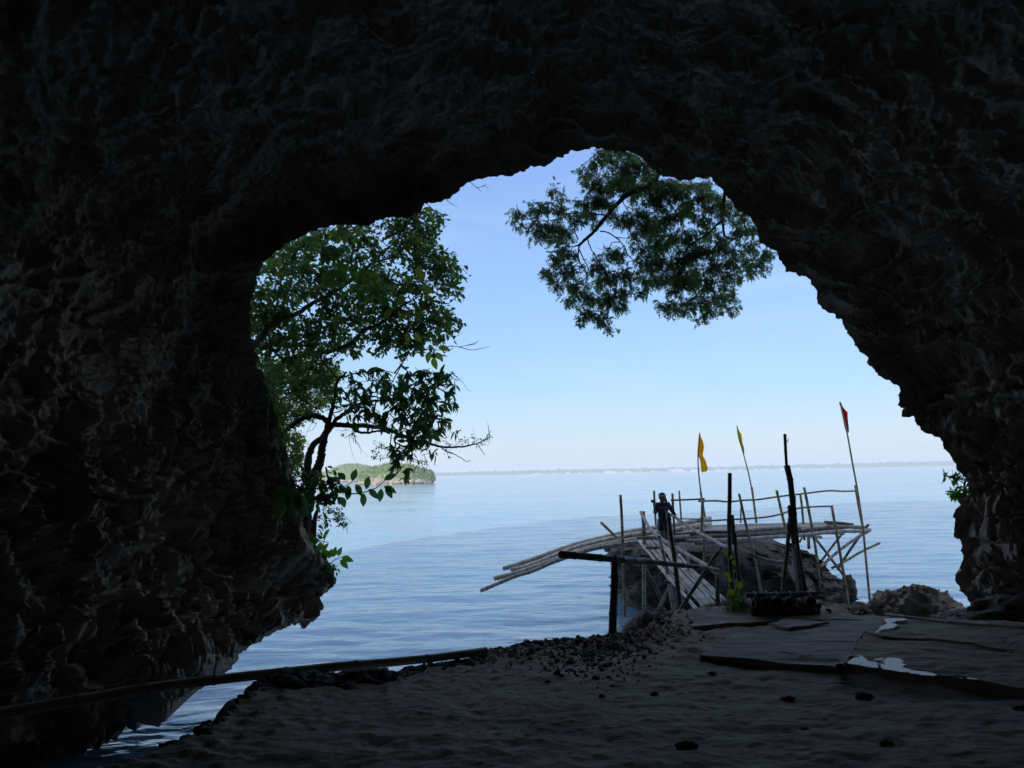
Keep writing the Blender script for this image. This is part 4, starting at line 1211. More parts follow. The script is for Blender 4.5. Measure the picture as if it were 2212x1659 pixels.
# ------------------------------------------------------------------ flags
def flag(label, polepts, fn, d0, d1, r_, cloth, col, trans=.4):
    base = at(*fn(*polepts[-1]), d1)
    t = thing('flag', label, 'flag', base, 'flags on thin poles at the platform')
    line = [at(*fn(*q), d0 + (d1 - d0) * i / (len(polepts) - 1)) for i, q in enumerate(polepts)]
    cane('flagpole', line, r_ * .6, M['tan'], t, r2=r_, node=.4)
    mt = leaf_material('flag_cloth_' + label.split()[0], tuple(c * .8 for c in col), col, trans)
    # cloth: rows of (left, right) points in the picture, hanging with folds
    rows = [(at(*fn(*a), d0), at(*fn(*b2), d0)) for a, b2 in cloth]
    nr = 26; nc = 14
    V = np.empty((nr, nc, 3))
    for i in range(nr):
        g = i / (nr - 1) * (len(rows) - 1); k = min(int(g), len(rows) - 2); fr = g - k
        a = rows[k][0].lerp(rows[k + 1][0], fr); b2 = rows[k][1].lerp(rows[k + 1][1], fr)
        for j in range(nc):
            u = j / (nc - 1)
            q = a.lerp(b2, u)
            q.y += .10 * math.sin(u * 9 + i * .22) * u + .05 * math.sin(u * 21 + i * .4) * u
            q.z += .02 * math.sin(i * .9 + j) * u
            V[i, j] = q
    me = mesh_np('cloth', V.reshape(-1, 3), grid_quads(nr, nc))
    link('cloth', me, mt, t)


flag('orange yellow flag hanging in folds from the pole behind the person', [(732, 316), (724, 400), (720, 480), (728, 600), (745, 720), (770, 870)], z1, 25.2, 25.2, .03,
     [((730, 322), (736, 330)), ((727, 375), (752, 372)), ((725, 425), (755, 412)), ((722, 462), (748, 462)), ((734, 490), (760, 478)), ((738, 520), (775, 505)), ((744, 570), (790, 552)), ((750, 574), (782, 560))], (.85, .42, .01), .5)
flag('narrow lime yellow flag on a thin bent pole near the far edge of the deck', [(973, 270), (992, 350), (1015, 450), (1050, 580), (1072, 690)], z1, 26.1, 26.1, .026,
     [((972, 272), (977, 280)), ((975, 315), (990, 312)), ((980, 345), (1000, 345)), ((990, 380), (1006, 385)), ((1003, 420), (1018, 415)), ((1012, 452), (1021, 448))], (.62, .56, .05), .5)
flag('tattered dark red flag on the highest pole at the corner of the platform', [(1640, 117), (1664, 220), (1690, 330), (1725, 520), (1755, 690), (1790, 930), (1812, 1150), (1836, 1420)], z1, 22.4, 21.2, .034,
     [((1639, 120), (1646, 126)), ((1648, 155), (1668, 165)), ((1654, 185), (1680, 195)), ((1658, 215), (1682, 212)), ((1666, 255), (1688, 250)), ((1674, 290), (1696, 292)), ((1684, 318), (1694, 312))], (.55, .06, .06), .35)

# ------------------------------------------------------------------ person
def skin_mesh(verts, edges, radii, sub=2, root=0):
    me = bpy.data.meshes.new('tmp'); me.from_pydata([tuple(v) for v in verts], edges, [])
    o = bpy.data.objects.new('tmp', me); C.objects.link(o)
    sk = o.modifiers.new('s', 'SKIN'); sk.use_smooth_shade = True
    for i, r_ in enumerate(radii):
        me.skin_vertices[0].data[i].radius = r_ if hasattr(r_, '__len__') else (r_, r_)
        me.skin_vertices[0].data[i].use_root = (i == root)
    ss = o.modifiers.new('u', 'SUBSURF'); ss.levels = sub; ss.render_levels = sub
    dg = bpy.context.evaluated_depsgraph_get(); dg.update()
    m2 = bpy.data.meshes.new_from_object(o.evaluated_get(dg))
    bpy.data.objects.remove(o); bpy.data.meshes.remove(me)
    return m2


def build_person():
    foot = at(*z4(318, 790), 18.7)
    pr = thing('person', 'person in a black swimsuit top and shorts stepping down the footbridge holding a camera stick', 'person', foot)
    # world size: a metre is F / D picture units
    def P(x, y, dy=0.0): return at(*z4(x, y), 18.7 + dy)
    skin = plain('skin', (.22, .12, .08), rough=.55, var=.1, scale=20, bump=.05)
    cloth = plain('black_swimwear', (.018, .02, .028), rough=.55, var=.3, scale=18, bump=.1)
    hairm = plain('black_hair', (.012, .01, .01), rough=.45, var=.4, scale=40, bump=.3)
    S = 3.3167 * 1.736 * F / 18.7      # z4 pixels per metre
    J = {'pel': P(285, 440), 'wai': P(283, 370), 'che': P(278, 280), 'nec': P(278, 215), 'hd0': P(280, 188), 'hd1': P(278, 150, -.02), 'hd2': P(277, 112, .0),
         'shl': P(208, 238), 'ell': P(196, 318, .05), 'wrl': P(190, 352, -.12), 'shr': P(350, 235), 'elr': P(402, 318), 'wrr': P(448, 398, -.08),
         'hil': P(262, 455), 'knl': P(274, 610, -.10), 'anl': P(298, 745, .02), 'tol': P(300, 778, -.14), 'hir': P(310, 455), 'knr': P(326, 606, -.02), 'anr': P(326, 738, .12), 'tor': P(330, 768, -.04)}
    names = list(J); idx = {k: i for i, k in enumerate(names)}
    E = [('pel', 'wai'), ('wai', 'che'), ('che', 'nec'), ('nec', 'hd0'), ('hd0', 'hd1'), ('hd1', 'hd2'), ('che', 'shl'), ('shl', 'ell'), ('ell', 'wrl'), ('che', 'shr'), ('shr', 'elr'), ('elr', 'wrr'),
         ('pel', 'hil'), ('hil', 'knl'), ('knl', 'anl'), ('anl', 'tol'), ('pel', 'hir'), ('hir', 'knr'), ('knr', 'anr'), ('anr', 'tor')]
    rad = {'pel': (.145, .10), 'wai': (.12, .085), 'che': (.14, .095), 'nec': .048, 'hd0': .055, 'hd1': (.078, .088), 'hd2': (.07, .082), 'shl': .052, 'ell': .038, 'wrl': .026, 'shr': .052, 'elr': .038, 'wrr': .026,
           'hil': .078, 'knl': .052, 'anl': .033, 'tol': .03, 'hir': .078, 'knr': .052, 'anr': .033, 'tor': .03}
    fat = lambda q, k: tuple(v * k for v in q) if hasattr(q, '__len__') else q * k
    me = skin_mesh([J[k] for k in names], [(idx[a], idx[b2]) for a, b2 in E], [fat(rad[k], 1.2) for k in names], 2, 0)
    # face, ears, hands go into the same body mesh
    m = MB()
    H = J['hd1']
    m.ball(H + Vector((0, -.088, -.012)), (.013, .02, .022), 8, 6)
    for s in (-1, 1):
        m.ball(H + Vector((s * .030, -.078, .012)), (.013, .010, .008), 8, 6)
        m.ball(H + Vector((s * .082, .0, -.005)), (.012, .024, .034), 8, 6)
    m.ball(H + Vector((0, -.080, -.046)), (.024, .012, .007), 8, 6)
    def hand(wr, dirv, side, curl):
        dirv = dirv.normalized(); side = side.normalized(); nrm = dirv.cross(side).normalized()
        rot = Matrix((side, dirv, nrm)).transposed()
        pc = wr + dirv * .045
        m.ball(pc, (.038, .05, .016), 10, 8, rot)
        for k, (off, ln) in enumerate(((-.027, .062), (-.009, .072), (.009, .068), (.027, .054))):
            b0 = pc + dirv * .04 + side * off
            b1 = b0 + (dirv * (1 - curl) + nrm * curl) * ln * .5
            b3 = b1 + (dirv * (.5 - curl) + nrm * (curl + .3)) * ln * .45
            b4 = b3 + (-dirv * curl * .8 + nrm * .3) * ln * .35
            m.tube([b0, b1, b3, b4], [.0095, .009, .008, .006], 7)
        b0 = pc - side * .03 - dirv * .015
        m.tube([b0, b0 - side * .022 + dirv * .02, b0 - side * .018 + dirv * .05 + nrm * .02], [.011, .0095, .007], 7)
    hand(J['wrl'], Vector((-.1, -.3, .5)), Vector((1, 0, .1)), .7)
    hand(J['wrr'], Vector((.55, -.1, -.55)), Vector((.3, -.8, .3)), .6)
    bm = bmesh.new(); bm.from_mesh(me)
    tmp = bpy.data.meshes.new('t'); tmp.from_pydata(m.v, [], m.f); bm.from_mesh(tmp); bm.to_mesh(me); bm.free()
    link('body', me, skin, pr)
    # swimsuit top with long sleeves
    def lim(a, b2, f): return J[a].lerp(J[b2], f)
    tv = [lim('wai', 'pel', .8), J['wai'], J['che'], lim('che', 'nec', .86), J['shl'], J['ell'], lim('ell', 'wrl', .9), J['shr'], J['elr'], lim('elr', 'wrr', .9)]
    te = [(0, 1), (1, 2), (2, 3), (2, 4), (4, 5), (5, 6), (2, 7), (7, 8), (8, 9)]
    tr_ = [(.156, .112), (.132, .096), (.15, .106), (.062, .06), .064, .047, .034, .064, .047, .034]
    link('top', skin_mesh(tv, te, [fat(q, 1.24) for q in tr_], 2, 1), cloth, pr)
    sv = [J['pel'], lim('pel', 'wai', .5), J['hil'], lim('hil', 'knl', .82), J['hir'], lim('hir', 'knr', .82)]
    link('shorts', skin_mesh(sv, [(0, 1), (0, 2), (2, 3), (0, 4), (4, 5)], [fat(q, 1.24) for q in ((.16, .115), (.14, .105), .095, .088, .095, .088)], 2, 0), cloth, pr)
    # hair tied back with a strand over the shoulder, and a pale headband
    h = MB()
    h.ball(H + Vector((0, .03, .035)), (.092, .09, .092), 16, 12)
    h.tube([H + Vector((.05, .05, .0)), H + Vector((.085, .03, -.06)), H + Vector((.10, .0, -.13)), H + Vector((.09, -.01, -.19))], [.04, .034, .026, .01], 8)
    h.ball(H + Vector((.0, .10, .06)), (.05, .05, .05), 10, 8)
    h.build('hair', hairm, pr)
    b_ = MB(); pts = [H + Vector((.096 * math.cos(a), .02 + .097 * math.sin(a), .05 + .01 * math.sin(a))) for a in np.linspace(R(160), R(380), 18)]
    b_.tube(pts, .011, 6); b_.build('headband', plain('headband', (.5, .52, .55), var=.1), pr)
    # a row of pale lettering across the chest, too small to read
    l_ = MB(); c0 = J['che'] + Vector((0, -.145, .01))
    for k in range(8):
        x = (k - 3.5) * .028
        l_.box(c0 + Vector((x, abs(x) * .18, 0)), (.006 if k % 3 else .016, .004, .026))
        l_.box(c0 + Vector((x + .007, abs(x) * .18, -.011 if k % 2 else .008)), (.014, .004, .006))
    l_.build('chest_print', plain('pale_print', (.6, .62, .66), var=.1), pr)
    # the camera on its stick, held in the raised hand
    hand_p = J['wrl'] + Vector((-.01, -.03, .03))
    cs = thing('camera_stick', 'small action camera on a black stick held in the raised hand', 'camera', hand_p)
    tip = at(*z4(162, 222), 18.45)
    s_ = MB(); s_.tube([hand_p - (tip - hand_p) * .15, hand_p, tip], [.016, .016, .010], 8); s_.build('stick', cloth, cs)
    c_ = MB(); c_.box(tip + Vector((.0, 0, .05)), (.09, .05, .065)); c_.tube([tip, tip + Vector((0, 0, .03))], .012, 6)
    cb = c_.build('camera_body', cloth, cs, smooth=False)
    ln_ = MB(); ln_.tube([tip + Vector((.02, -.025, .055)), tip + Vector((.02, -.04, .055))], .018, 10); ln_.build('lens', hairm, cb)
    cb.children[0].matrix_parent_inverse = cb.matrix_parent_inverse.inverted() @ Matrix.Identity(4) if False else Matrix.Identity(4)


build_person()

# ------------------------------------------------------------------ vegetation
def leaves_mesh(name, pos, dirs, nrm, ln, wd, mat, parent, fold=.25, droop=.15):
    pos = np.asarray(pos); n = len(pos)
    d = dirs / (np.linalg.norm(dirs, axis=1)[:, None] + 1e-9)
    s = np.cross(d, nrm); s /= np.linalg.norm(s, axis=1)[:, None] + 1e-9
    u = np.cross(s, d)
    ln = np.asarray(ln)[:, None]; wd = np.asarray(wd)[:, None]
    if n > 2500:
        prof = [(.35, .5, 1.0), (.72, .38, .6)]
    else:
        prof = [(.08, .16, .5), (.24, .40, .9), (.45, .5, 1.0), (.68, .40, .75), (.87, .19, .35)]
    cols = [pos]
    for sg in (1, -1):
        for (f, wv, uf) in prof:
            cols.append(pos + d * ln * f + sg * s * wd * wv + u * wd * fold * uf - u * ln * droop * f * f)
    cols.append(pos + d * ln - u * ln * droop)
    m_ = len(prof)
    rib = [pos + d * ln * f - u * ln * droop * f * f for (f, _, _) in prof]
    cols += rib
    V = np.stack(cols, 1).reshape(-1, 3)
    st = len(cols); k = np.arange(n) * st
    ti = 1 + 2 * m_; r0 = ti + 1
    q = []; tr_ = []
    for sg in (0, 1):
        o_ = 1 + sg * m_
        tr_.append(np.stack([k, k + o_, k + r0] if sg == 0 else [k, k + r0, k + o_], 1))
        tr_.append(np.stack([k + o_ + m_ - 1, k + ti, k + r0 + m_ - 1] if sg == 0 else [k + ti, k + o_ + m_ - 1, k + r0 + m_ - 1], 1))
        for i in range(m_ - 1):
            q.append(np.stack([k + o_ + i, k + o_ + i + 1, k + r0 + i + 1, k + r0 + i] if sg == 0 else [k + r0 + i, k + r0 + i + 1, k + o_ + i + 1, k + o_ + i], 1))
    me = mesh_np(name, V, np.concatenate(q), np.concatenate(tr_))
    return link(name, me, mat, parent, smooth=False)


def rnd_dirs(n, up=0.0):
    v = rng.normal(size=(n, 3)); v[:, 2] += up
    return v / (np.linalg.norm(v, axis=1)[:, None] + 1e-9)


class Tree:
    def __init__(self, name, label, base, cat='tree', group=None):
        self.root = thing(name, label, cat, base, group); self.w = MB(); self.pts = []
        self.lp = []; self.ld = []; self.ln = []; self.lw = []; self.lnm = []

    def limb(self, pts, r0, r1, sides=8, knot=.02):
        line = smooth_line(pts, 6)
        L_ = len(line)
        P = [p + Vector((random.gauss(0, knot * .3), random.gauss(0, knot * .3), random.gauss(0, knot * .3))) for p in line]
        self.w.tube(P, [(r0 + (r1 - r0) * i / (L_ - 1)) * random.uniform(.93, 1.08) for i in range(L_)], sides)
        self.pts += P[1:]
        return P

    def blob(self, c, rad, twigs, per, ln, wd, hang=.3, spread=.16, shell=.55, whorl=False, twr=.006, link_=True):
        c = np.array(c); rad = np.array(rad)
        v = rnd_dirs(twigs); r_ = rng.uniform(shell, 1, twigs) ** (1 / 1.5)
        r_[: twigs // 4] *= rng.uniform(.1, .8, twigs // 4)
        tips = c + v * r_[:, None] * rad * rng.uniform(.85, 1.12, (twigs, 1))
        src = np.array([p[:] for p in self.pts]) if self.pts else c[None]
        near = src[np.argmin(((src - c) ** 2).sum(1))]
        if link_:
            hub = c + rng.normal(size=3) * rad * .15
            mid = (near + hub) / 2 + rng.normal(size=3) * .12
            self.w.tube([near, mid, hub], [twr * 3.4, twr * 2.6, twr * 2], 5)
        else: hub = near
        for tip in tips:
            if link_:
                k = (hub + tip) / 2 + rng.normal(size=3) * .08
                self.w.tube([hub, k, tip], [twr * 1.4, twr, twr * .6], 4, cap=False)
            out = tip - hub; out /= np.linalg.norm(out) + 1e-9
            m_ = rng.integers(max(2, int(per * .6)), int(per * 1.4) + 1)
            if whorl:
                dv = rnd_dirs(m_); dv -= (dv @ out)[:, None] * out * .75; dv[:, 2] -= hang
                ps = tip + rng.normal(size=(m_, 3)) * .02
            else:
                dv = rnd_dirs(m_) + out * .7; dv[:, 2] -= hang
                ps = tip + rng.normal(size=(m_, 3)) * spread
            self.lp.append(ps); self.ld.append(dv); self.lnm.append(rnd_dirs(m_, 1.2))
            self.ln.append(rng.uniform(.65, 1.2, m_) * ln); self.lw.append(rng.uniform(.7, 1.15, m_) * wd)

    def done(self, bark, leaf, crown='crown', trunk='trunk', fold=.25, droop=.15):
        if self.w.v: self.w.build(trunk, bark, self.root)
        if self.lp:
            leaves_mesh(crown, np.concatenate(self.lp), np.concatenate(self.ld), np.concatenate(self.lnm), np.concatenate(self.ln), np.concatenate(self.lw), leaf, self.root, fold, droop)
        return self.root


def px2m(px, D): return px * D / F


# A: the tree hanging over the top of the mouth; rooted on the cliff above
DT = 16.4
t = Tree('hanging_tree', 'leafy tree hanging down over the top of the cave mouth with insect eaten leaves', at(1440, 300, 15.6))
def A6(x, y, d=DT): return at(*z6(x, y), d)
t.limb([A6(1300, 150, 15.8), A6(1200, 380), A6(1000, 470), A6(860, 620), A6(760, 740), A6(650, 840)], .075, .03)
t.limb([A6(650, 840), A6(640, 930), A6(680, 1020), A6(780, 1100)], .022, .008); t.limb([A6(650, 840), A6(600, 855)], .02, .012)
t.limb([A6(860, 620), A6(600, 600), A6(520, 640), A6(400, 660)], .02, .008)
t.limb([A6(640, 800), A6(600, 720), A6(540, 610), A6(530, 500)], .016, .006); t.limb([A6(400, 660), A6(300, 660), A6(220, 620)], .01, .005)
t.limb([A6(800, 735), A6(880, 755), A6(960, 820), A6(1010, 910), A6(1060, 960)], .016, .01)
t.limb([A6(715, 800), A6(740, 880), A6(820, 1000), A6(860, 1080)], .014, .006); t.limb([A6(650, 880), A6(720, 1020), A6(800, 1100)], .014, .006)
t.limb([A6(1745, 440, 15.9), A6(1730, 620), A6(1745, 770), A6(1810, 800)], .04, .02); t.limb([A6(1720, 660), A6(1600, 770), A6(1500, 830), A6(1420, 940)], .03, .012)
t.limb([A6(1810, 800), A6(1700, 885), A6(1600, 900), A6(1500, 940)], .02, .008); t.limb([A6(1060, 960), A6(1150, 900), A6(1300, 880)], .012, .008); t.limb([A6(1810, 800), A6(1900, 770), A6(1990, 760)], .014, .006)
t.limb([A6(1200, 390), A6(1380, 600), A6(1390, 780)], .02, .008); t.limb([A6(800, 130), A6(700, 220), A6(600, 295)], .012, .004); t.limb([A6(860, 1080), A6(850, 1200), A6(820, 1350)], .01, .005)
t.limb([A6(1420, 940), A6(1480, 1100), A6(1560, 1280)], .014, .005)
BL = [(1330, 385, 80, 50), (1420, 390, 80, 45), (1500, 385, 70, 45), (1240, 350, 60, 50), (1050, 170, 90, 70), (1120, 230, 90, 80), (1170, 310, 70, 70), (1000, 330, 100, 70), (960, 130, 80, 50), (860, 130, 70, 50), (1280, 420, 90, 60), (1150, 400, 90, 60), (1800, 540, 40, 60), (1870, 640, 50, 50), (1960, 700, 40, 50), (700, 290, 60, 70), (780, 200, 90, 80), (900, 180, 90, 70), (1000, 250, 120, 90), (760, 400, 110, 110), (900, 380, 120, 110), (1050, 420, 130, 120), (1200, 480, 120, 120), (700, 530, 90, 70), (820, 520, 110, 90),
      (450, 440, 45, 60), (520, 490, 35, 40), (400, 560, 80, 60), (500, 580, 90, 60), (300, 590, 60, 60), (190, 590, 40, 45), (150, 650, 45, 50), (210, 680, 40, 40), (330, 690, 70, 70), (450, 700, 90, 70), (560, 740, 80, 70), (320, 770, 70, 45), (430, 790, 70, 50), (640, 650, 90, 70), (740, 640, 70, 60), (900, 640, 80, 60),
      (540, 870, 100, 70), (480, 950, 80, 70), (430, 1060, 60, 60), (560, 1030, 110, 80), (480, 1140, 60, 60), (620, 1160, 100, 80), (580, 1250, 60, 60), (700, 1250, 100, 80), (720, 1350, 70, 60), (680, 1420, 45, 40), (820, 1400, 70, 60), (880, 1440, 40, 50), (850, 1250, 100, 80), (950, 1290, 70, 80), (760, 1000, 110, 70), (880, 900, 90, 60), (960, 940, 50, 50), (900, 1080, 110, 80), (1010, 1060, 70, 80), (980, 1180, 70, 60), (820, 1100, 90, 70),
      (1000, 660, 80, 70), (1110, 620, 100, 90), (1100, 750, 90, 80), (1200, 700, 120, 110), (1330, 640, 120, 110), (1450, 560, 110, 110), (1400, 460, 110, 90), (1550, 480, 100, 90), (1600, 380, 80, 50), (1680, 470, 60, 80), (1560, 640, 90, 80), (1650, 580, 70, 70), (1100, 870, 70, 70), (1230, 850, 110, 100), (1350, 800, 110, 100), (1480, 780, 100, 90), (1620, 760, 80, 60), (1750, 560, 60, 100), (1830, 620, 50, 60), (1850, 740, 80, 80), (1950, 740, 60, 60),
      (1130, 990, 90, 80), (1250, 980, 110, 90), (1380, 960, 110, 100), (1500, 920, 110, 90), (1620, 900, 100, 80), (1720, 830, 80, 70), (1800, 890, 90, 70), (1930, 860, 80, 70), (2060, 900, 60, 50), (2020, 980, 70, 70), (1900, 970, 80, 70), (1940, 1040, 60, 50), (1780, 1000, 90, 70), (1660, 1010, 100, 80), (1520, 1040, 110, 90), (1390, 1080, 110, 90), (1260, 1090, 100, 70), (1140, 1110, 80, 70), (1120, 1200, 50, 50), (1360, 1180, 80, 70), (1480, 1160, 100, 80), (1600, 1140, 100, 80), (1720, 1120, 90, 70), (1830, 1080, 60, 50),
      (1290, 1290, 60, 60), (1370, 1320, 60, 50), (1440, 1290, 80, 70), (1560, 1270, 90, 80), (1590, 1370, 45, 45), (1650, 1330, 50, 50), (1690, 1240, 70, 70), (1780, 1220, 60, 60), (1790, 1330, 45, 50), (1740, 1300, 40, 50)]
for (x, y, rx, ry) in BL:
    D = DT + rng.normal() * .35
    c = at(*z6(x, y), D); k = 1 / 2.011 / 1.736
    a_, b_ = px2m(rx * k, D), px2m(ry * k, D)
    area = a_ * b_
    t.blob(c[:], (a_ * .95, a_ * .9, b_ * .92), max(4, int(area * 300)), 7, .175, .10, hang=.9, spread=.05, shell=.2, twr=.004)
t.done(M['bark'], M['leafC'], droop=.2)

# B: the big mixed tree on the left cliff, behind
DB = 17.5
t = Tree('leafy_tree', 'big leafy green tree on the left cliff top filling the upper left of the mouth', at(560, 900, 16.0))
def AL(x, y, d=DB): return at(*zL(x, y), d)
t.limb([AL(-60, 1500, 16.5), AL(200, 1480, 16.8), AL(330, 1370), AL(500, 1300), AL(700, 1280), AL(880, 1210), AL(960, 1120), AL(1110, 1050), AL(1170, 970), AL(1300, 910), AL(1400, 850)], .085, .012)
t.limb([AL(60, 1300, 16.5), AL(240, 1080), AL(440, 990), AL(560, 910), AL(700, 840), AL(900, 700), AL(1030, 590), AL(1180, 450), AL(1260, 390)], .08, .014)
t.limb([AL(240, 1080), AL(300, 850), AL(340, 600)], .03, .01); t.limb([AL(430, 1050), AL(640, 1020), AL(800, 970), AL(880, 860)], .016, .008)
t.limb([AL(1030, 590), AL(1200, 550), AL(1330, 570), AL(1440, 620)], .03, .01); t.limb([AL(900, 700), AL(930, 640), AL(860, 600)], .02, .01); t.limb([AL(1440, 620), AL(1560, 660)], .01, .005); t.limb([AL(1170, 970), AL(1060, 940)], .014, .008)
t.limb([AL(1400, 850), AL(1500, 1020)], .01, .006); t.limb([AL(1300, 910), AL(1450, 760)], .012, .006)
BL = [(760, 1220, 80, 50), (860, 1230, 80, 50), (920, 1270, 70, 45), (640, 1330, 60, 50), (720, 1360, 60, 50), (600, 1480, 50, 50), (1080, 1250, 60, 40), (480, 1330, 80, 60), (400, 1400, 80, 70), (520, 1430, 60, 50), (300, 1420, 80, 60), (230, 1500, 70, 60), (360, 1520, 70, 60), (700, 1230, 60, 40), (1020, 1190, 80, 50), (1150, 1190, 80, 60), (540, 1270, 80, 60), (130, 1560, 60, 60), (60, 1500, 60, 80), (1320, 1290, 70, 50), (60, 1000, 70, 100), (40, 1120, 70, 100), (130, 1000, 80, 90), (260, 1050, 100, 90), (180, 1360, 90, 70), (90, 1400, 80, 90), (330, 1260, 100, 70), (450, 1230, 100, 70), (160, 640, 60, 60), (250, 560, 70, 60), (350, 480, 80, 50), (480, 440, 80, 50), (600, 360, 80, 40), (120, 780, 50, 80), (60, 880, 50, 90), (1300, 1200, 80, 70), (1440, 1200, 80, 60), (920, 560, 90, 70), (1000, 680, 90, 70), (1080, 660, 90, 70), (900, 760, 90, 70), (1400, 240, 120, 80), (1490, 220, 70, 50), (1560, 260, 30, 30), (1250, 270, 120, 70), (1450, 330, 110, 80), (1320, 370, 120, 90), (1180, 340, 100, 80), (1480, 420, 80, 70), (1400, 470, 110, 90), (1260, 470, 110, 90), (1540, 520, 80, 70), (1630, 560, 50, 60), (1600, 640, 90, 60), (1680, 620, 40, 40), (1700, 690, 60, 40), (1580, 720, 90, 60), (1650, 790, 70, 60), (1690, 840, 40, 40), (1500, 640, 90, 80), (1420, 560, 90, 80), (1330, 640, 110, 80), (1520, 790, 60, 50),
      (950, 330, 80, 60), (800, 340, 110, 60), (680, 380, 110, 80), (860, 420, 120, 90), (1000, 430, 110, 90), (1110, 520, 110, 90), (560, 430, 100, 70), (420, 520, 100, 80), (540, 540, 120, 90), (680, 520, 120, 100), (800, 560, 120, 90), (300, 590, 90, 90), (240, 680, 70, 90), (380, 650, 110, 90), (500, 680, 120, 90), (640, 680, 120, 90), (200, 800, 80, 90), (330, 800, 110, 90), (460, 820, 120, 90), (600, 800, 120, 90), (740, 760, 100, 90), (120, 900, 70, 90), (220, 960, 90, 90), (360, 940, 100, 90),
      (760, 900, 120, 90), (900, 860, 120, 90), (1040, 800, 120, 90), (1160, 740, 110, 90), (1240, 840, 110, 90), (1360, 760, 100, 80), (1120, 900, 110, 90), (980, 980, 120, 90), (840, 1020, 120, 90), (680, 960, 110, 80), (560, 1060, 120, 80), (420, 1100, 120, 90), (1250, 1000, 110, 90), (1380, 960, 100, 90), (1480, 920, 90, 70), (1560, 980, 90, 70), (1620, 1040, 80, 60), (1680, 1060, 40, 40), (1500, 1060, 100, 80), (1600, 1120, 80, 60), (1540, 1180, 60, 60), (1380, 1100, 110, 80), (1240, 1120, 110, 80), (1100, 1080, 110, 80), (980, 1110, 100, 70), (700, 1120, 120, 80), (560, 1180, 110, 70), (820, 1150, 90, 60),
      (300, 1160, 110, 90), (160, 1120, 90, 100), (100, 1250, 70, 100), (220, 1260, 100, 80), (1380, 1240, 80, 60), (1480, 1290, 60, 60), (620, 1230, 80, 50), (1240, 1210, 80, 60)]
for (x, y, rx, ry) in BL:
    D = DB + rng.normal() * .55
    c = at(*zL(x, y), D); k = 1 / 2.074 / 1.736
    a_, b_ = px2m(rx * k, D), px2m(ry * k, D); area = a_ * b_
    t.blob(c[:], (a_, a_ * .9, b_), max(4, int(area * 210)), 8, .15, .085, hang=.25, spread=.07, shell=.2, twr=.004)
t.done(M['bark'], M['leafA'])

# C: smaller leaved, yellow green bush beyond, lower left
t = Tree('bush', 'fine leaved yellow green bush behind the left cliff edge', at(600, 960, 17.0), 'bush')
t.limb([at(560, 1010, 17), at(590, 900, 17.6), at(620, 850, 17.8)], .03, .012)
for (x, y, rx, ry) in [(600, 900, 30, 40), (570, 880, 30, 45), (640, 900, 24, 22), (665, 890, 22, 18), (690, 870, 26, 22), (715, 850, 24, 24), (720, 810, 26, 24), (660, 820, 34, 30), (590, 940, 26, 30), (600, 980, 26, 30), (590, 850, 30, 45), (620, 880, 28, 35), (640, 840, 30, 40), (600, 810, 40, 40), (660, 860, 25, 30), (690, 830, 30, 25), (640, 960, 18, 40), (628, 1000, 18, 35), (648, 990, 12, 30), (610, 940, 20, 40), (640, 790, 40, 30), (700, 800, 30, 25)]:
    D = 18.2 + rng.normal() * .3; c = at(x, y, D); a_, b_ = px2m(rx, D), px2m(ry, D)
    t.blob(c[:], (a_, a_, b_), max(6, int(a_ * b_ * 500)), 9, .085, .05, hang=.1, spread=.06, shell=.2, twr=.003)
t.done(M['twig'], M['yellowleaf'])

# D: slender double-stemmed tree on the cliff ledge with broad glossy leaves
DS = 15.3
t = Tree('ledge_tree', 'slender dark two stemmed tree with broad glossy leaves on the left cliff ledge', at(660, 1160, DS))
def AM(x, y, d=DS): return at(*zM(x, y), d)
t.limb([AM(500, 1260), AM(520, 1060), AM(545, 920), AM(580, 790), AM(620, 690), AM(640, 600), AM(655, 500), AM(680, 440), AM(690, 350)], .13, .055, 10, .03)
t.limb([AM(520, 800, 15.6), AM(530, 690, 15.6), AM(560, 570, 15.5), AM(640, 500, 15.4), AM(700, 430), AM(740, 370), AM(830, 300), AM(930, 240), AM(1060, 210)], .085, .025, 10, .02)
t.limb([AM(690, 370), AM(720, 270), AM(740, 150), AM(760, 60), AM(830, -10)], .05, .02); t.limb([AM(700, 400), AM(640, 345), AM(560, 330), AM(450, 370), AM(360, 440), AM(310, 480)], .06, .05)
t.limb([AM(720, 400), AM(850, 405), AM(1000, 410), AM(1130, 430), AM(1250, 480), AM(1350, 525), AM(1440, 540), AM(1540, 565), AM(1650, 575), AM(1800, 560), AM(1900, 520), AM(1950, 495)], .055, .006)
t.limb([AM(830, 380), AM(900, 445), AM(980, 465), AM(1080, 450), AM(1180, 460)], .035, .016); t.limb([AM(1540, 565), AM(1620, 610), AM(1690, 640), AM(1760, 685), AM(1790, 680)], .012, .004)
t.limb([AM(1180, 460), AM(1170, 560), AM(1190, 640), AM(1240, 720)], .014, .005); t.limb([AM(1060, 210), AM(1240, 210), AM(1400, 170), AM(1550, 90)], .022, .008); t.limb([AM(1240, 320), AM(1380, 330), AM(1540, 380)], .016, .006)
t.limb([AM(740, 60), AM(900, 0), AM(1100, -20), AM(1300, 20)], .016, .007); t.limb([AM(760, 40), AM(650, -80), AM(620, -160)], .02, .01); t.limb([AM(1270, 560), AM(1330, 640), AM(1380, 680), AM(1450, 690)], .012, .005); t.limb([AM(310, 480), AM(440, 400), AM(560, 300), AM(640, 240)], .012, .006)
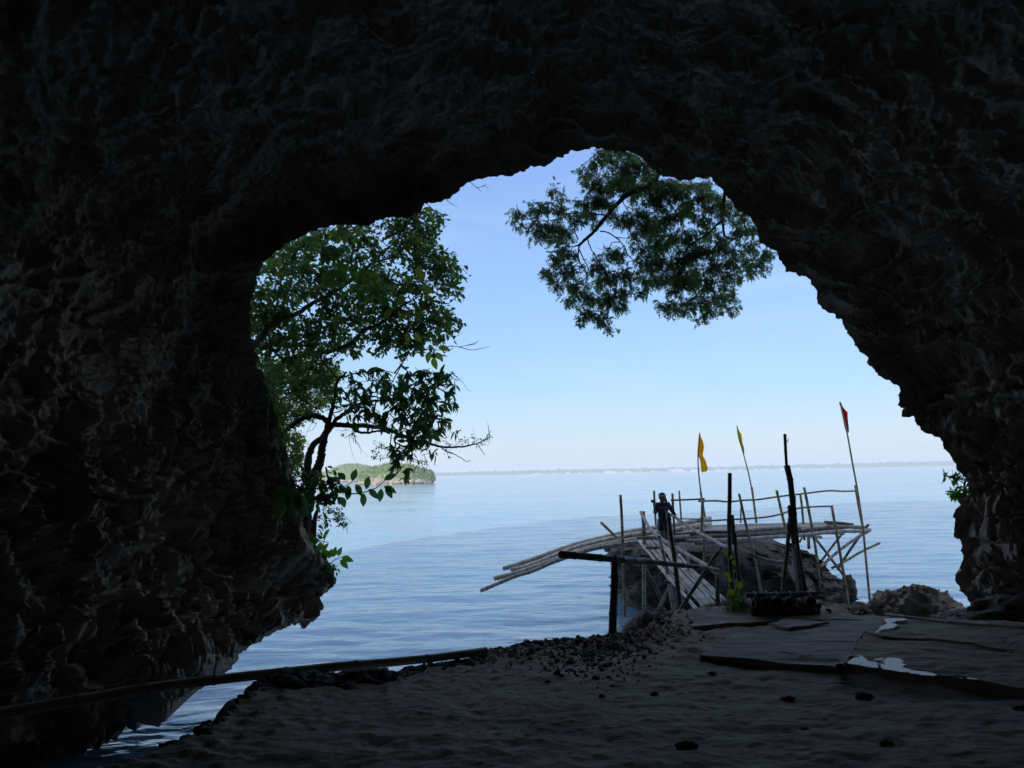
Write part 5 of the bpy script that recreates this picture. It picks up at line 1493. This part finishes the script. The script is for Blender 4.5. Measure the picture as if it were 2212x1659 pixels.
WH = [(690, 60), (620, 70), (850, 100), (860, 180), (760, 170), (930, 40), (1000, 60), (1080, 30), (1160, 60), (1240, 20), (1320, 50), (1400, 30), (1470, 80), (1560, 40), (1640, 60), (1600, 110), (1480, 150), (1380, 120), (1280, 130), (1180, 140), (1080, 130), (980, 150), (1020, 230), (1130, 220), (1230, 210), (1330, 230), (1430, 210), (1540, 200), (1600, 240), (1560, 300), (1470, 290), (1370, 300), (1270, 300), (1170, 300), (1070, 300), (980, 290), (920, 330), (860, 270), (780, 300), (1060, 370), (1140, 380), (1240, 380), (1350, 390), (1440, 380), (1540, 380), (1610, 420), (1500, 440), (1400, 440), (1300, 430), (1460, 500), (1370, 480), (1160, 610), (1230, 660), (1250, 730), (1180, 690), (1340, 580), (1420, 600), (1290, 520), (1220, 560), (1100, 70), (1500, 10), (1420, 330), (1510, 240), (1300, 340), (1450, 130), (1340, 170)]
for (x, y) in WH:
    c = AM(x, y, DS + rng.normal() * .35)
    t.blob(c[:], (.24, .28, .22), 3, 7, .22, .075, hang=.5, whorl=True, shell=.3, twr=.005)
# dangling dry seed pods on the bare branches
for (x, y) in [(1640, 560), (1700, 540), (1760, 520), (1830, 500), (1900, 520), (1940, 490), (1860, 560), (1600, 590), (1620, 630), (1040, 620), (1060, 640), (1100, 660), (1070, 560), (1110, 560), (1390, 700), (1410, 690), (1450, 715), (880, 480), (800, 450), (890, 500), (1540, 500), (1600, 520)]:
    c = AM(x, y)
    t.blob(c[:], (.05, .05, .09), 3, 4, .05, .03, hang=.9, spread=.03, twr=.002)
t.done(M['bark'], M['leafB'])

# E: sapling with big holed leaves on the ledge
t = Tree('sapling', 'sapling with large holed leaves reaching out over the sea', at(650, 1110, 14.6), 'sapling')
def AE(x, y, d=14.4): return at(*zM(x, y), d)
t.limb([AE(430, 960), AE(500, 900), AE(600, 900), AE(720, 880)], .022, .01); t.limb([AE(430, 960), AE(560, 980), AE(680, 960), AE(780, 925), AE(880, 935), AE(980, 920), AE(1090, 870), AE(1130, 820)], .02, .007)
t.limb([AE(780, 925), AE(830, 870), AE(870, 850)], .01, .006)
big = [(870, 840, .3, .9, 1.0), (1000, 800, -.2, .4, -1.0), (840, 870, .1, -.2, -1.1), (900, 860, .5, .1, -1.0), (1000, 900, .5, .1, -.5), (1100, 895, -.15, .1, -1.0), (1120, 880, .9, .1, -.45), (1130, 880, .6, .1, -1.0), (820, 830, -.5, .2, .5), (1120, 830, .4, .3, .2), (790, 960, .3, 0, -1), (850, 900, -.2, 0, -1), (960, 930, .0, 0, -.8)]
for (x, y, dx, dy, dz) in big:
    p = AE(x, y); t.lp.append(np.array([p[:]])); t.ld.append(np.array([[dx, dy * .3, dz]])); t.lnm.append(np.array([[.2, -1, .3]])); t.ln.append(np.array([.27 if (x > 850) else .22])); t.lw.append(np.array([.13]))
for (x, y, n_) in [(700, 780, 6), (740, 860, 7), (640, 860, 7), (600, 800, 6), (560, 840, 6), (700, 940, 8), (640, 960, 8), (680, 1010, 6), (600, 980, 6), (520, 860, 7), (470, 800, 6), (760, 880, 5), (740, 960, 5)]:
    c = AE(x, y, 14.6 + rng.normal() * .2); t.blob(c[:], (.1, .1, .1), 2, n_, .21, .085, hang=.3, whorl=True, twr=.006)
t.done(M['twig'], M['leafB'])
# F: shrub and hanging vine lower on the ledge
t = Tree('shrub', 'small shrub with rounded leaves at the tip of the left cliff ledge', at(690, 1200, 14.9), 'shrub')
t.limb([AE(580, 1480, 15), AE(640, 1520, 14.9), AE(740, 1450, 14.9), AE(790, 1430, 14.9)], .014, .005); t.limb([AE(580, 1480, 15), AE(600, 1400, 15), AE(570, 1330, 15)], .012, .005); t.limb([AE(600, 1400, 15), AE(640, 1340, 15), AE(670, 1250, 15)], .009, .004)
for (x, y, dx, dz, ln_) in [(570, 1340, -.1, .8, .28), (600, 1400, .3, .9, .26), (560, 1420, -.4, -.9, .3), (690, 1440, .3, .9, .2), (720, 1430, .3, .8, .22), (760, 1420, .3, .6, .2), (790, 1430, 1, -.3, .26), (780, 1450, .7, -.7, .24), (700, 1430, -.5, .3, .2), (640, 1400, .3, .5, .25), (660, 1270, .5, .9, .18), (640, 1290, -.4, .4, .14), (720, 1510, .4, -.2, .12), (540, 1460, -.1, -1, .28), (590, 1380, .6, .3, .26), (640, 1390, .8, -.1, .2)]:
    p = AE(x, y, 14.9 + rng.normal() * .08); t.lp.append(np.array([p[:]])); t.ld.append(np.array([[dx, -.2, dz]])); t.lnm.append(np.array([[rng.normal() * .3, -1, .4]])); t.ln.append(np.array([ln_])); t.lw.append(np.array([ln_ * .5]))
for (x, y) in [(640, 1480), (690, 1500), (620, 1250), (610, 1300), (700, 1540), (660, 1500)]:
    c = AE(x, y, 15); t.blob(c[:], (.1, .1, .1), 4, 4, .1, .05, hang=.1, spread=.05, twr=.003)
t.done(M['twig'], M['fern'])
t = Tree('vine', 'thin trailing vine with tiny leaves hanging below the sapling', at(690, 1060, 14.7), 'vine')
t.limb([AE(640, 1010, 14.7), AE(650, 1090, 14.7), AE(680, 1180, 14.7)], .006, .003); t.limb([AE(700, 1050, 14.7), AE(770, 1060, 14.7), AE(800, 1130, 14.7), AE(810, 1200, 14.7)], .006, .003); t.limb([AE(700, 1060, 14.7), AE(740, 1110, 14.7)], .005, .003)
for (x, y) in [(640, 1060), (650, 1090), (640, 1120), (660, 1150), (670, 1180), (720, 1070), (730, 1110), (760, 1080), (780, 1100), (780, 1140), (800, 1120), (810, 1160), (820, 1150), (760, 1130), (800, 1190), (650, 1170)]:
    c = AE(x, y, 14.7); t.blob(c[:], (.05, .05, .06), 2, 4, .075, .045, hang=.6, spread=.03, twr=.002)
t.done(M['twig'], M['leafB'], 'foliage', 'stem')
# dead stump beside the ledge tree
o = MB(); o.tube(smooth_line([AM(560, 1330, 15.1), AM(575, 1180, 15.1), AM(590, 1100, 15.1), AM(615, 1035, 15.1)], 5), [.09, .085, .08, .07, .065, .06, .055, .05, .05, .045, .045, .04, .035, .03, .03, .02], 8)
o.tube([AM(570, 1170, 15.1), AM(555, 1150, 15.1), AM(550, 1135, 15.1)], [.04, .03, .015], 6)
o = o.build('tree_stump', M['bark']); tag(o, 'broken dark stump beside the foot of the slender tree', 'stump')

# G: fern fronds in the crown
def frond(root, pts, nleaf, ln, wd):
    line = smooth_line(pts, 8)
    m = MB(); m.tube(line, [.008 + (.002 - .008) * i / (len(line) - 1) for i in range(len(line))], 5)
    st = m.build('stem', M['twig'], root)
    P = []; D_ = []; Nn_ = []; Ln = []; Wd = []
    for i in range(nleaf):
        f = .15 + .85 * i / nleaf; k = f * (len(line) - 1); a = int(k)
        p = line[a].lerp(line[min(a + 1, len(line) - 1)], k - a); tdir = (line[min(a + 1, len(line) - 1)] - line[max(a - 1, 0)]).normalized()
        sd = tdir.cross(Vector((.1, -1, .25))).normalized()
        for s in (-1, 1):
            P.append(p[:]); D_.append((sd * s + tdir * .55)[:]); Nn_.append((.1, -1, .25)); Ln.append(ln * (math.sin(math.pi * (.15 + .8 * f)) * .8 + .2)); Wd.append(wd)
    leaves_mesh('leaflets', np.array(P), np.array(D_), np.array(Nn_, float), Ln, Wd, M['fern'], root, fold=.1, droop=.1)


ft = thing('fern_plant', 'bright green feathery fronds hanging in front of the leafy tree', 'fern', AL(860, 700, 16.6))
for pts in ([(900, 790), (950, 760), (1000, 720), (1060, 690)], [(880, 760), (850, 700), (840, 640), (850, 620)], [(900, 780), (930, 730), (960, 690), (1000, 680)], [(860, 760), (780, 730), (700, 720), (650, 740)], [(1000, 860), (1080, 850), (1140, 860)], [(690, 440), (700, 500), (720, 570)], [(620, 380), (590, 400), (560, 440)], [(880, 800), (960, 830), (1060, 840)], [(820, 680), (760, 700), (720, 760)]):
    frond(ft, [AL(x, y, 16.5 + rng.normal() * .1) for x, y in pts], 9, .30, .085)
yt = Tree('broadleaf_branch', 'branch of large yellowing leaves in front of the leafy tree', AL(1350, 850, 16.7), 'branch')
yt.limb([AL(1170, 990, 16.7), AL(1250, 930, 16.7), AL(1340, 890, 16.7), AL(1400, 850, 16.7)], .015, .006); yt.limb([AL(1400, 850, 16.7), AL(1420, 1060, 16.75), AL(1390, 1200, 16.7), AL(1400, 1280, 16.7)], .007, .009); yt.limb([AL(1400, 1280, 16.7), AL(1480, 1260, 16.7), AL(1560, 1270, 16.7)], .012, .005); yt.limb([AL(1340, 890, 16.7), AL(1360, 800, 16.7), AL(1380, 720, 16.7)], .01, .005)
for (x, y, dx, dz) in [(1340, 760, -.5, .7), (1390, 740, .5, .7), (1360, 800, -.9, -.2), (1400, 790, .9, -.1), (1430, 850, .9, -.5), (1420, 840, .9, .4), (1400, 880, .3, -1), (1220, 780, -.3, -.8), (1200, 800, -.8, .3), (1330, 950, -.2, -1), (1360, 970, .5, -.8), (1300, 980, -.6, -.6), (1300, 1130, .1, -1), (1350, 1140, .5, -.6), (1500, 1240, .6, .6), (1540, 1250, .9, -.2), (1520, 1290, .6, -.7), (1480, 1280, -.2, -.8), (1500, 1330, .3, -1), (780, 1150, 0, -1), (1380, 700, .2, .9), (1240, 840, .3, -.8), (1440, 900, .3, -.9), (1180, 950, -.4, -.6)]:
    p = AL(x, y, 16.7 + rng.normal() * .1); n_ = 1
    yt.lp.append(np.array([p[:]])); yt.ld.append(np.array([[dx, -.15, dz]])); yt.lnm.append(np.array([[rng.normal() * .3, -1, .3]])); yt.ln.append(np.array([.29])); yt.lw.append(np.array([.15]))
yt.done(M['twig'], M['yellowleaf'])

# H: plants clinging to the left cliff
cp = Tree('cliff_creeper', 'green creeper clinging to the edge of the left cliff', at(600, 900, 14.2), 'creeper')
for i in range(120):
    f = rng.uniform(); px_ = np.interp(f, [0, .5, 1], [560, 603, 640]) + rng.uniform(-26, 14); py_ = 800 + 300 * f + rng.normal() * 10
    D = np.interp(f, [0, 1], [13.85, 14.55]) + rng.uniform(-.1, .5)
    c = at(px_ + 4, py_, D)
    cp.blob(c[:], (.12, .12, .2), 3, 7, .07, .04, hang=.4, spread=.09, twr=.003, link_=False)
cp.limb([at(565, 800, 13.6), at(585, 880, 13.9), at(605, 960, 14.1), at(628, 1060, 14.4)], .012, .006)
cp.done(M['twig'], M['moss'], 'foliage', 'stem')
ar = Tree('broad_leaf_plant', 'plant with two very large drooping leaves on the left ledge', at(625, 1090, 14.2), 'plant')
ar.limb([at(615, 1140, 14.2), at(622, 1090, 14.1), at(628, 1050, 14.0)], .016, .01)
for (x, y, dx, dz, ln_) in ((632, 1050, .15, -1, .62), (622, 1060, -.35, -1, .58), (640, 1065, .5, -.9, .5), (625, 1055, -.8, -.3, .4)):
    p = at(x, y, 14.0); ar.lp.append(np.array([p[:]])); ar.ld.append(np.array([[dx, -.2, dz]])); ar.lnm.append(np.array([[.1, -1, .3]])); ar.ln.append(np.array([ln_])); ar.lw.append(np.array([ln_ * .52]))
ar.done(M['twig'], M['leafB'], 'leaves', 'stem')
RG = 'bare twigs sticking out into the sky'
def twigs(label, pts_list, D, r_=.006):
    t = Tree('bare_twig', label, at(*pts_list[0][0], D), 'twig', RG)
    for pl in pts_list:
        line = smooth_line([at(x, y, D + rng.normal() * .05) for x, y in pl], 5)
        t.w.tube(line, [r_ + (r_ * .3 - r_) * i / (len(line) - 1) for i in range(len(line))], 5)
    t.done(M['twig'], None, trunk='stem')
twigs('fine bare twigs at the edge of the cave roof', [[(1018, 395), (1030, 405), (1048, 402), (1056, 412)], [(1030, 405), (1040, 415)], [(1040, 403), (1052, 398)]], 14.1, .007)
twigs('single bare twig below the fine twigs on the cave roof edge', [[(962, 430), (975, 440), (990, 447)]], 14.05, .007)
twigs('short bare twig at the notch in the cave roof edge', [[(922, 441), (935, 452), (930, 458)]], 14.0, .007)
twigs('crooked bare twig halfway down the right side of the leafy tree', [[zL(1580, 1250), zL(1650, 1240), zL(1700, 1245), zL(1800, 1225), zL(1860, 1195)], [zL(1620, 1280), zL(1650, 1260), zL(1645, 1235)], [zL(1700, 1245), zL(1800, 1270), zL(1890, 1255), zL(1950, 1240)], [zL(1760, 1235), zL(1820, 1225), zL(1850, 1210)], [zL(1580, 1290), zL(1630, 1280)]], 17, .011)
twigs('thin bare twigs just above the crooked twig', [[zL(1640, 1140), zL(1700, 1110), zL(1780, 1075)], [zL(1700, 1110), zL(1740, 1080)], [zL(1620, 1170), zL(1690, 1160), zL(1730, 1135)]], 17, .007)
twigs('fine hanging twigs under the arching limb', [[zM(860, 470), zM(850, 520), zM(880, 640), zM(910, 720)], [zM(900, 520), zM(940, 590), zM(1000, 650)], [zM(870, 500), zM(930, 560), zM(940, 630)], [zM(560, 380), zM(530, 440), zM(480, 540)], [zM(600, 380), zM(560, 440), zM(450, 470)]], 15.6, .005)
twigs('bare twigs beyond the broad leaves on the right', [[zM(1620, 40), zM(1720, 60), zM(1770, 130), zM(1800, 135)], [zM(1680, 60), zM(1730, 30)]], 16, .006)
hr_ = Tree('hanging_root', 'long pale roots trailing down the left cave wall', at(500, 900, 13.3), 'root')
for pl in ([(498, 895), (487, 945), (468, 985), (445, 1035)], [(490, 940), (460, 1000), (440, 1040)], [(372, 960), (366, 1000), (360, 1020)], [(585, 760), (578, 900), (575, 960)]):
    line = smooth_line([at(x, y, 12.3 + (x - 440) * .006) for x, y in pl], 5); hm = MB(); hm.tube(line, .008, 5); hm.build('root_strand', M['root'], hr_.root)

# I: sprig on the right wall, vine on the tall post, weeds by the raft
t = Tree('leafy_sprig', 'bright green sprig growing from the right cave wall', at(2085, 1045, 14.1), 'sprig')
t.limb([at(2100, 1045, 14.1), at(2075, 1035, 14.2), at(2045, 1030, 14.2)], .01, .004); t.limb([at(2100, 1050, 14.1), at(2085, 1060, 14.2), at(2068, 1072, 14.2)], .01, .004)
for (x, y) in [(2048, 1030), (2060, 1033), (2072, 1032), (2080, 1020), (2085, 1034), (2078, 1052), (2090, 1052), (2066, 1060), (2075, 1068), (2062, 1072), (2088, 1066), (2095, 1040)]:
    c = at(x, y, 14.2 + rng.normal() * .08); t.blob(c[:], (.06, .06, .05), 2, 6, .14, .06, hang=.35, whorl=True, twr=.003)
t.done(M['twig'], M['fern'])
t = Tree('climbing_vine', 'vine with yellow green heart shaped leaves climbing by the tall post', at(*z3(690, 1200), 12.5), 'vine')
t.limb([at(*z3(690, 1210), 12.5), at(*z3(670, 1000), 12.5), at(*z3(650, 850), 12.5), at(*z3(640, 720), 12.5)], .006, .004); t.limb([at(*z3(700, 1210), 12.5), at(*z3(680, 1030), 12.5), at(*z3(660, 940), 12.5)], .006, .004); t.limb([at(*z3(610, 1200), 12.3), at(*z3(595, 1080), 12.3), at(*z3(585, 960), 12.3), at(*z3(570, 770), 12.3)], .005, .003)
for (x, y, s_) in [(570, 762, 24), (632, 800, 26), (660, 858, 26), (648, 935, 14), (585, 965, 24), (617, 985, 26), (598, 1030, 26), (690, 1075, 40), (662, 1040, 22), (602, 1150, 42), (640, 735, 14), (690, 1210, 30), (740, 1210, 34), (780, 1215, 26)]:
    D = 12.15; p = at(*z3(x, y - s_), D); ln_ = 2 * s_ / 2.5917 / 1.736 * D / F
    t.lp.append(np.array([p[:]])); t.ld.append(np.array([[rng.normal() * .4, -.15, -1]])); t.lnm.append(np.array([[rng.normal() * .5, -1, .3]])); t.ln.append(np.array([ln_])); t.lw.append(np.array([ln_ * .85]))
t.done(M['twig'], M['vine'], 'leaves', 'stem')
t = Tree('weed', 'low bright green weeds between the tall post and the raft', at(*z3(700, 1310), 11.9), 'weed')
for (x, y) in [(600, 1305), (640, 1310), (680, 1300), (720, 1290), (760, 1285), (795, 1290), (740, 1310), (700, 1315), (780, 1270), (690, 1230), (730, 1215), (770, 1225), (660, 1310), (620, 1312)]:
    c = at(*z3(x, y), 12 + rng.normal() * .1); t.blob(c[:], (.09, .1, .04), 3, 7, .06, .035, hang=-.2, spread=.05, twr=.002)
t.done(M['twig'], M['fern'], 'foliage', 'stem')

# ------------------------------------------------------------------ far islets
def islet(label, prof, D, depth, cliff, seed, greens):
    """prof: (px, top py) along the crest; waterline from the depth"""
    prof = np.array(prof, float)
    root = thing('islet', label, 'islet', at(float(prof[:, 0].mean()), 1040, D), 'forested islets off the shore')
    root.location.z = 0
    xs_ = (prof[:, 0] - 1106) * D / F
    zs_ = np.array([at(a, b_, D).z for a, b_ in prof])
    x0, x1 = xs_.min(), xs_.max(); cx = (x0 + x1) / 2; hw = (x1 - x0) / 2
    # rock base: undercut cliff ring
    na, nz = 300, 40
    a = np.linspace(0, 2 * np.pi, na, endpoint=False)
    V = np.empty((nz, na, 3))
    for i in range(nz):
        f = i / (nz - 1)
        k = 1.0 - .10 * math.exp(-(f / .22) ** 2) - .08 * f ** 3
        V[i, :, 0] = cx + hw * k * np.cos(a) * .99; V[i, :, 1] = D + depth * k * np.sin(a)
        top = np.interp(V[i, :, 0], xs_, zs_) * cliff + .4
        V[i, :, 2] = -.4 + f * top
    p = V.reshape(-1, 3)
    out = np.stack([np.cos(a) * 1.0, np.sin(a), a * 0], 1)[None].repeat(nz, 0).reshape(-1, 3)
    d = fbm(p * .12 + seed, 3) * 2.0 + (ridged(p * np.array([.35, .35, .15]) + seed, 4) - 1) * 1.6 - np.clip(.5 - worley(p * .5 + seed)[0], 0, 1) * 2
    p = p + out * (d * .6)[:, None]
    i, j = np.meshgrid(np.arange(nz - 1), np.arange(na), indexing='ij'); j2 = (j + 1) % na
    q = np.stack([i * na + j, i * na + j2, (i + 1) * na + j2, (i + 1) * na + j], -1).reshape(-1, 4)
    link('cliff', mesh_np('cliff', p, q), M['islet_rock'], root)
    # canopy dome
    nu, nv = 220, 120
    U, W = np.meshgrid(np.linspace(-1, 1, nu), np.linspace(0, 1, nv), indexing='ij')
    X_ = cx + hw * .965 * U
    half = depth * .93 * np.sqrt(np.clip(1 - U ** 2, 0, 1))
    ang = W * np.pi
    Yy = D - np.cos(ang) * half
    topz = np.interp(X_, xs_, zs_)
    basez = topz * cliff * .72
    Zz = basez + (topz - basez) * np.sin(ang) ** .7
    p = np.stack([X_.ravel(), Yy.ravel(), Zz.ravel()], 1)
    f1, _ = worley(p * .42 + seed); f2, _ = worley(p * .9 + seed)
    edge = np.clip(np.sin(ang).ravel(), 0, 1) ** .3
    p[:, 2] += ((.5 - f1) * 1.6 + (.5 - f2) * .8 + fbm(p * .2, 2) * .5) * edge
    link('canopy', mesh_np('canopy', p, grid_quads(nu, nv)), M['islet_leaf'], root)
    # leaf clumps roughen the outline
    k = 9000
    sel = rng.integers(0, len(p), k); ps = p[sel] + rng.normal(size=(k, 3)) * np.array([.5, .5, .35])
    leaves_mesh('foliage', ps, rnd_dirs(k, .6), rnd_dirs(k, 1), rng.uniform(.4, 1.0, k), rng.uniform(.3, .8, k), M['islet_leaf'], root)


M['islet_rock'] = rock_material('islet_rock', [(.3, (.10, .085, .07)), (.5, (.25, .21, .18)), (.7, (.45, .38, .33))], bump=.6, scale=.25)
M['islet_leaf'] = leaf_material('islet_leaves', (.07, .125, .035), (.19, .25, .07), .2, yellow=(.27, .29, .08))
def zI(x, y): return ((1100 + x / 2.458) / 1.736, (1640 + y / 2.458) / 1.736)
islet('nearer forested islet with a bare tan cliff and an overhanging tip', [zI(*p) for p in ((596, 380), (612, 345), (640, 318), (700, 290), (780, 272), (860, 256), (960, 262), (1060, 262), (1110, 285), (1180, 300), (1230, 318), (1266, 325), (1280, 362), (1296, 378))], 380, 12, .42, 3, 0)
islet('farther green forested islet, hazier and behind the nearer one', [zI(*p) for p in ((80, 372), (160, 348), (250, 330), (330, 318), (380, 290), (430, 262), (500, 250), (580, 250), (650, 258), (715, 275), (780, 310), (830, 345))], 680, 32, .16, 11, 1)

# ------------------------------------------------------------------ far shore with its town
FD = 2700.0
def shore():
    nx = 900
    px_ = np.linspace(500, 2450, nx)
    x = (px_ - 1106) * FD / F
    q = np.stack([x * .01, x * 0, x * 0], 1)
    trees = np.abs(fbm(q * 2.2, 5, .65)) * 9 + 5
    hill = np.interp(px_, [500, 940, 1250, 1500, 1700, 2000, 2100, 2450], [4, 5, 7, 5, 6, 10, 14, 8])
    top = trees + hill
    rows = [(-12, -1 + 0 * top), (0, .6 + 0 * top), (18, 1.5 + 0 * top), (22, top * .5), (40, top * .9), (80, top), (300, top * .9 + 6), (900, 0 * top)]
    V = np.stack([np.stack([x * (1 + dy / FD), FD + dy + 0 * x, z], 1) for dy, z in rows], 1)
    me = mesh_np('shore', V.reshape(-1, 3), grid_quads(nx, len(rows)))
    m, nt, b = nmat('far_shore'); L = nt.links.new
    geo = nt.nodes.new('ShaderNodeNewGeometry'); sx = nt.nodes.new('ShaderNodeSeparateXYZ'); L(geo.outputs['Position'], sx.inputs[0])
    rr = ramp(nt, [(.0, (.45, .42, .36)), (.18, (.40, .37, .31)), (.24, (.05, .08, .035)), (1, (.05, .085, .04))])
    mv = N(nt, 'ShaderNodeMath', operation='DIVIDE'); L(sx.outputs['Z'], mv.inputs[0]); mv.inputs[1].default_value = 10; L(mv.outputs[0], rr.inputs['Fac'])
    L(rr.outputs['Color'], b.inputs['Base Color']); b.inputs['Roughness'].default_value = 1
    o = link('shore', me, m, smooth=False); tag(o, 'low wooded far shore', kind='structure')


shore()
wallm = plain('white_wall', (.46, .43, .39), rough=.8, var=.1, scale=.3, bump=0); roofm = plain('pale_roof', (.36, .29, .25), rough=.8, var=.2, scale=.3, bump=0)
TWN = 'white houses of the town on the far shore'
rr_ = random.Random(5)
town = [(1190, 8, 6), (1199, 5, 5), (1222, 10, 8), (1246, 6, 6), (1262, 9, 7), (1274, 6, 5), (1306, 14, 10), (1318, 16, 9), (1330, 8, 7), (1345, 7, 6), (1352, 10, 8), (1405, 7, 7), (1418, 6, 6), (1448, 26, 12), (1461, 20, 14), (1490, 12, 10), (1440, 10, 8), (1500, 7, 5), (1545, 14, 5), (1560, 10, 4), (1592, 8, 5), (1625, 9, 5), (1645, 8, 4), (1684, 16, 5), (1700, 9, 4), (1716, 14, 4), (1780, 10, 4), (1155, 22, 4), (1178, 8, 4), (1378, 6, 5)]
for k, (px_, wd, hg) in enumerate(town):
    x = (px_ - 1106) * FD / F
    m = MB(); w_ = wd * 1.1; h_ = hg * .55 + .8; d_ = 14
    m.box((0, 0, h_ / 2), (w_, d_, h_)); wing = rr_.uniform(.35, .6)
    m.box((w_ * .5 + w_ * wing * .5, 1, h_ * .3), (w_ * wing, d_ * .8, h_ * .6))
    # pitched roof
    m._add([(-w_ / 2 - .5, -d_ / 2 - .5, h_), (w_ / 2 + .5, -d_ / 2 - .5, h_), (w_ / 2 + .5, d_ / 2 + .5, h_), (-w_ / 2 - .5, d_ / 2 + .5, h_), (-w_ / 2 + 1, 0, h_ + 2.2), (w_ / 2 - 1, 0, h_ + 2.2)], [(0, 1, 5, 4), (1, 2, 5), (2, 3, 4, 5), (3, 0, 4)])
    o = m.build('house', wallm if k % 4 else roofm, smooth=False); o.location = (x, FD + 8, 1.2)
    tag(o, 'tiny pale house in the row of buildings on the far shore', 'house', TWN)

# ------------------------------------------------------------------ haze
hz = MB(); hz.box((0, 4400, 19), (24000, 9700, 42))
o = hz.build('haze', None, smooth=False)
m = bpy.data.materials.new('haze_air'); m.use_nodes = True; nt = m.node_tree; nt.nodes.clear()
out = nt.nodes.new('ShaderNodeOutputMaterial'); pv = nt.nodes.new('ShaderNodeVolumePrincipled')
pv.inputs['Color'].default_value = (.85, .89, .94, 1); pv.inputs['Density'].default_value = .00042; pv.inputs['Anisotropy'].default_value = .1
nt.links.new(pv.outputs[0], out.inputs['Volume']); o.data.materials.append(m); tag(o, 'thin sea haze', kind='stuff')
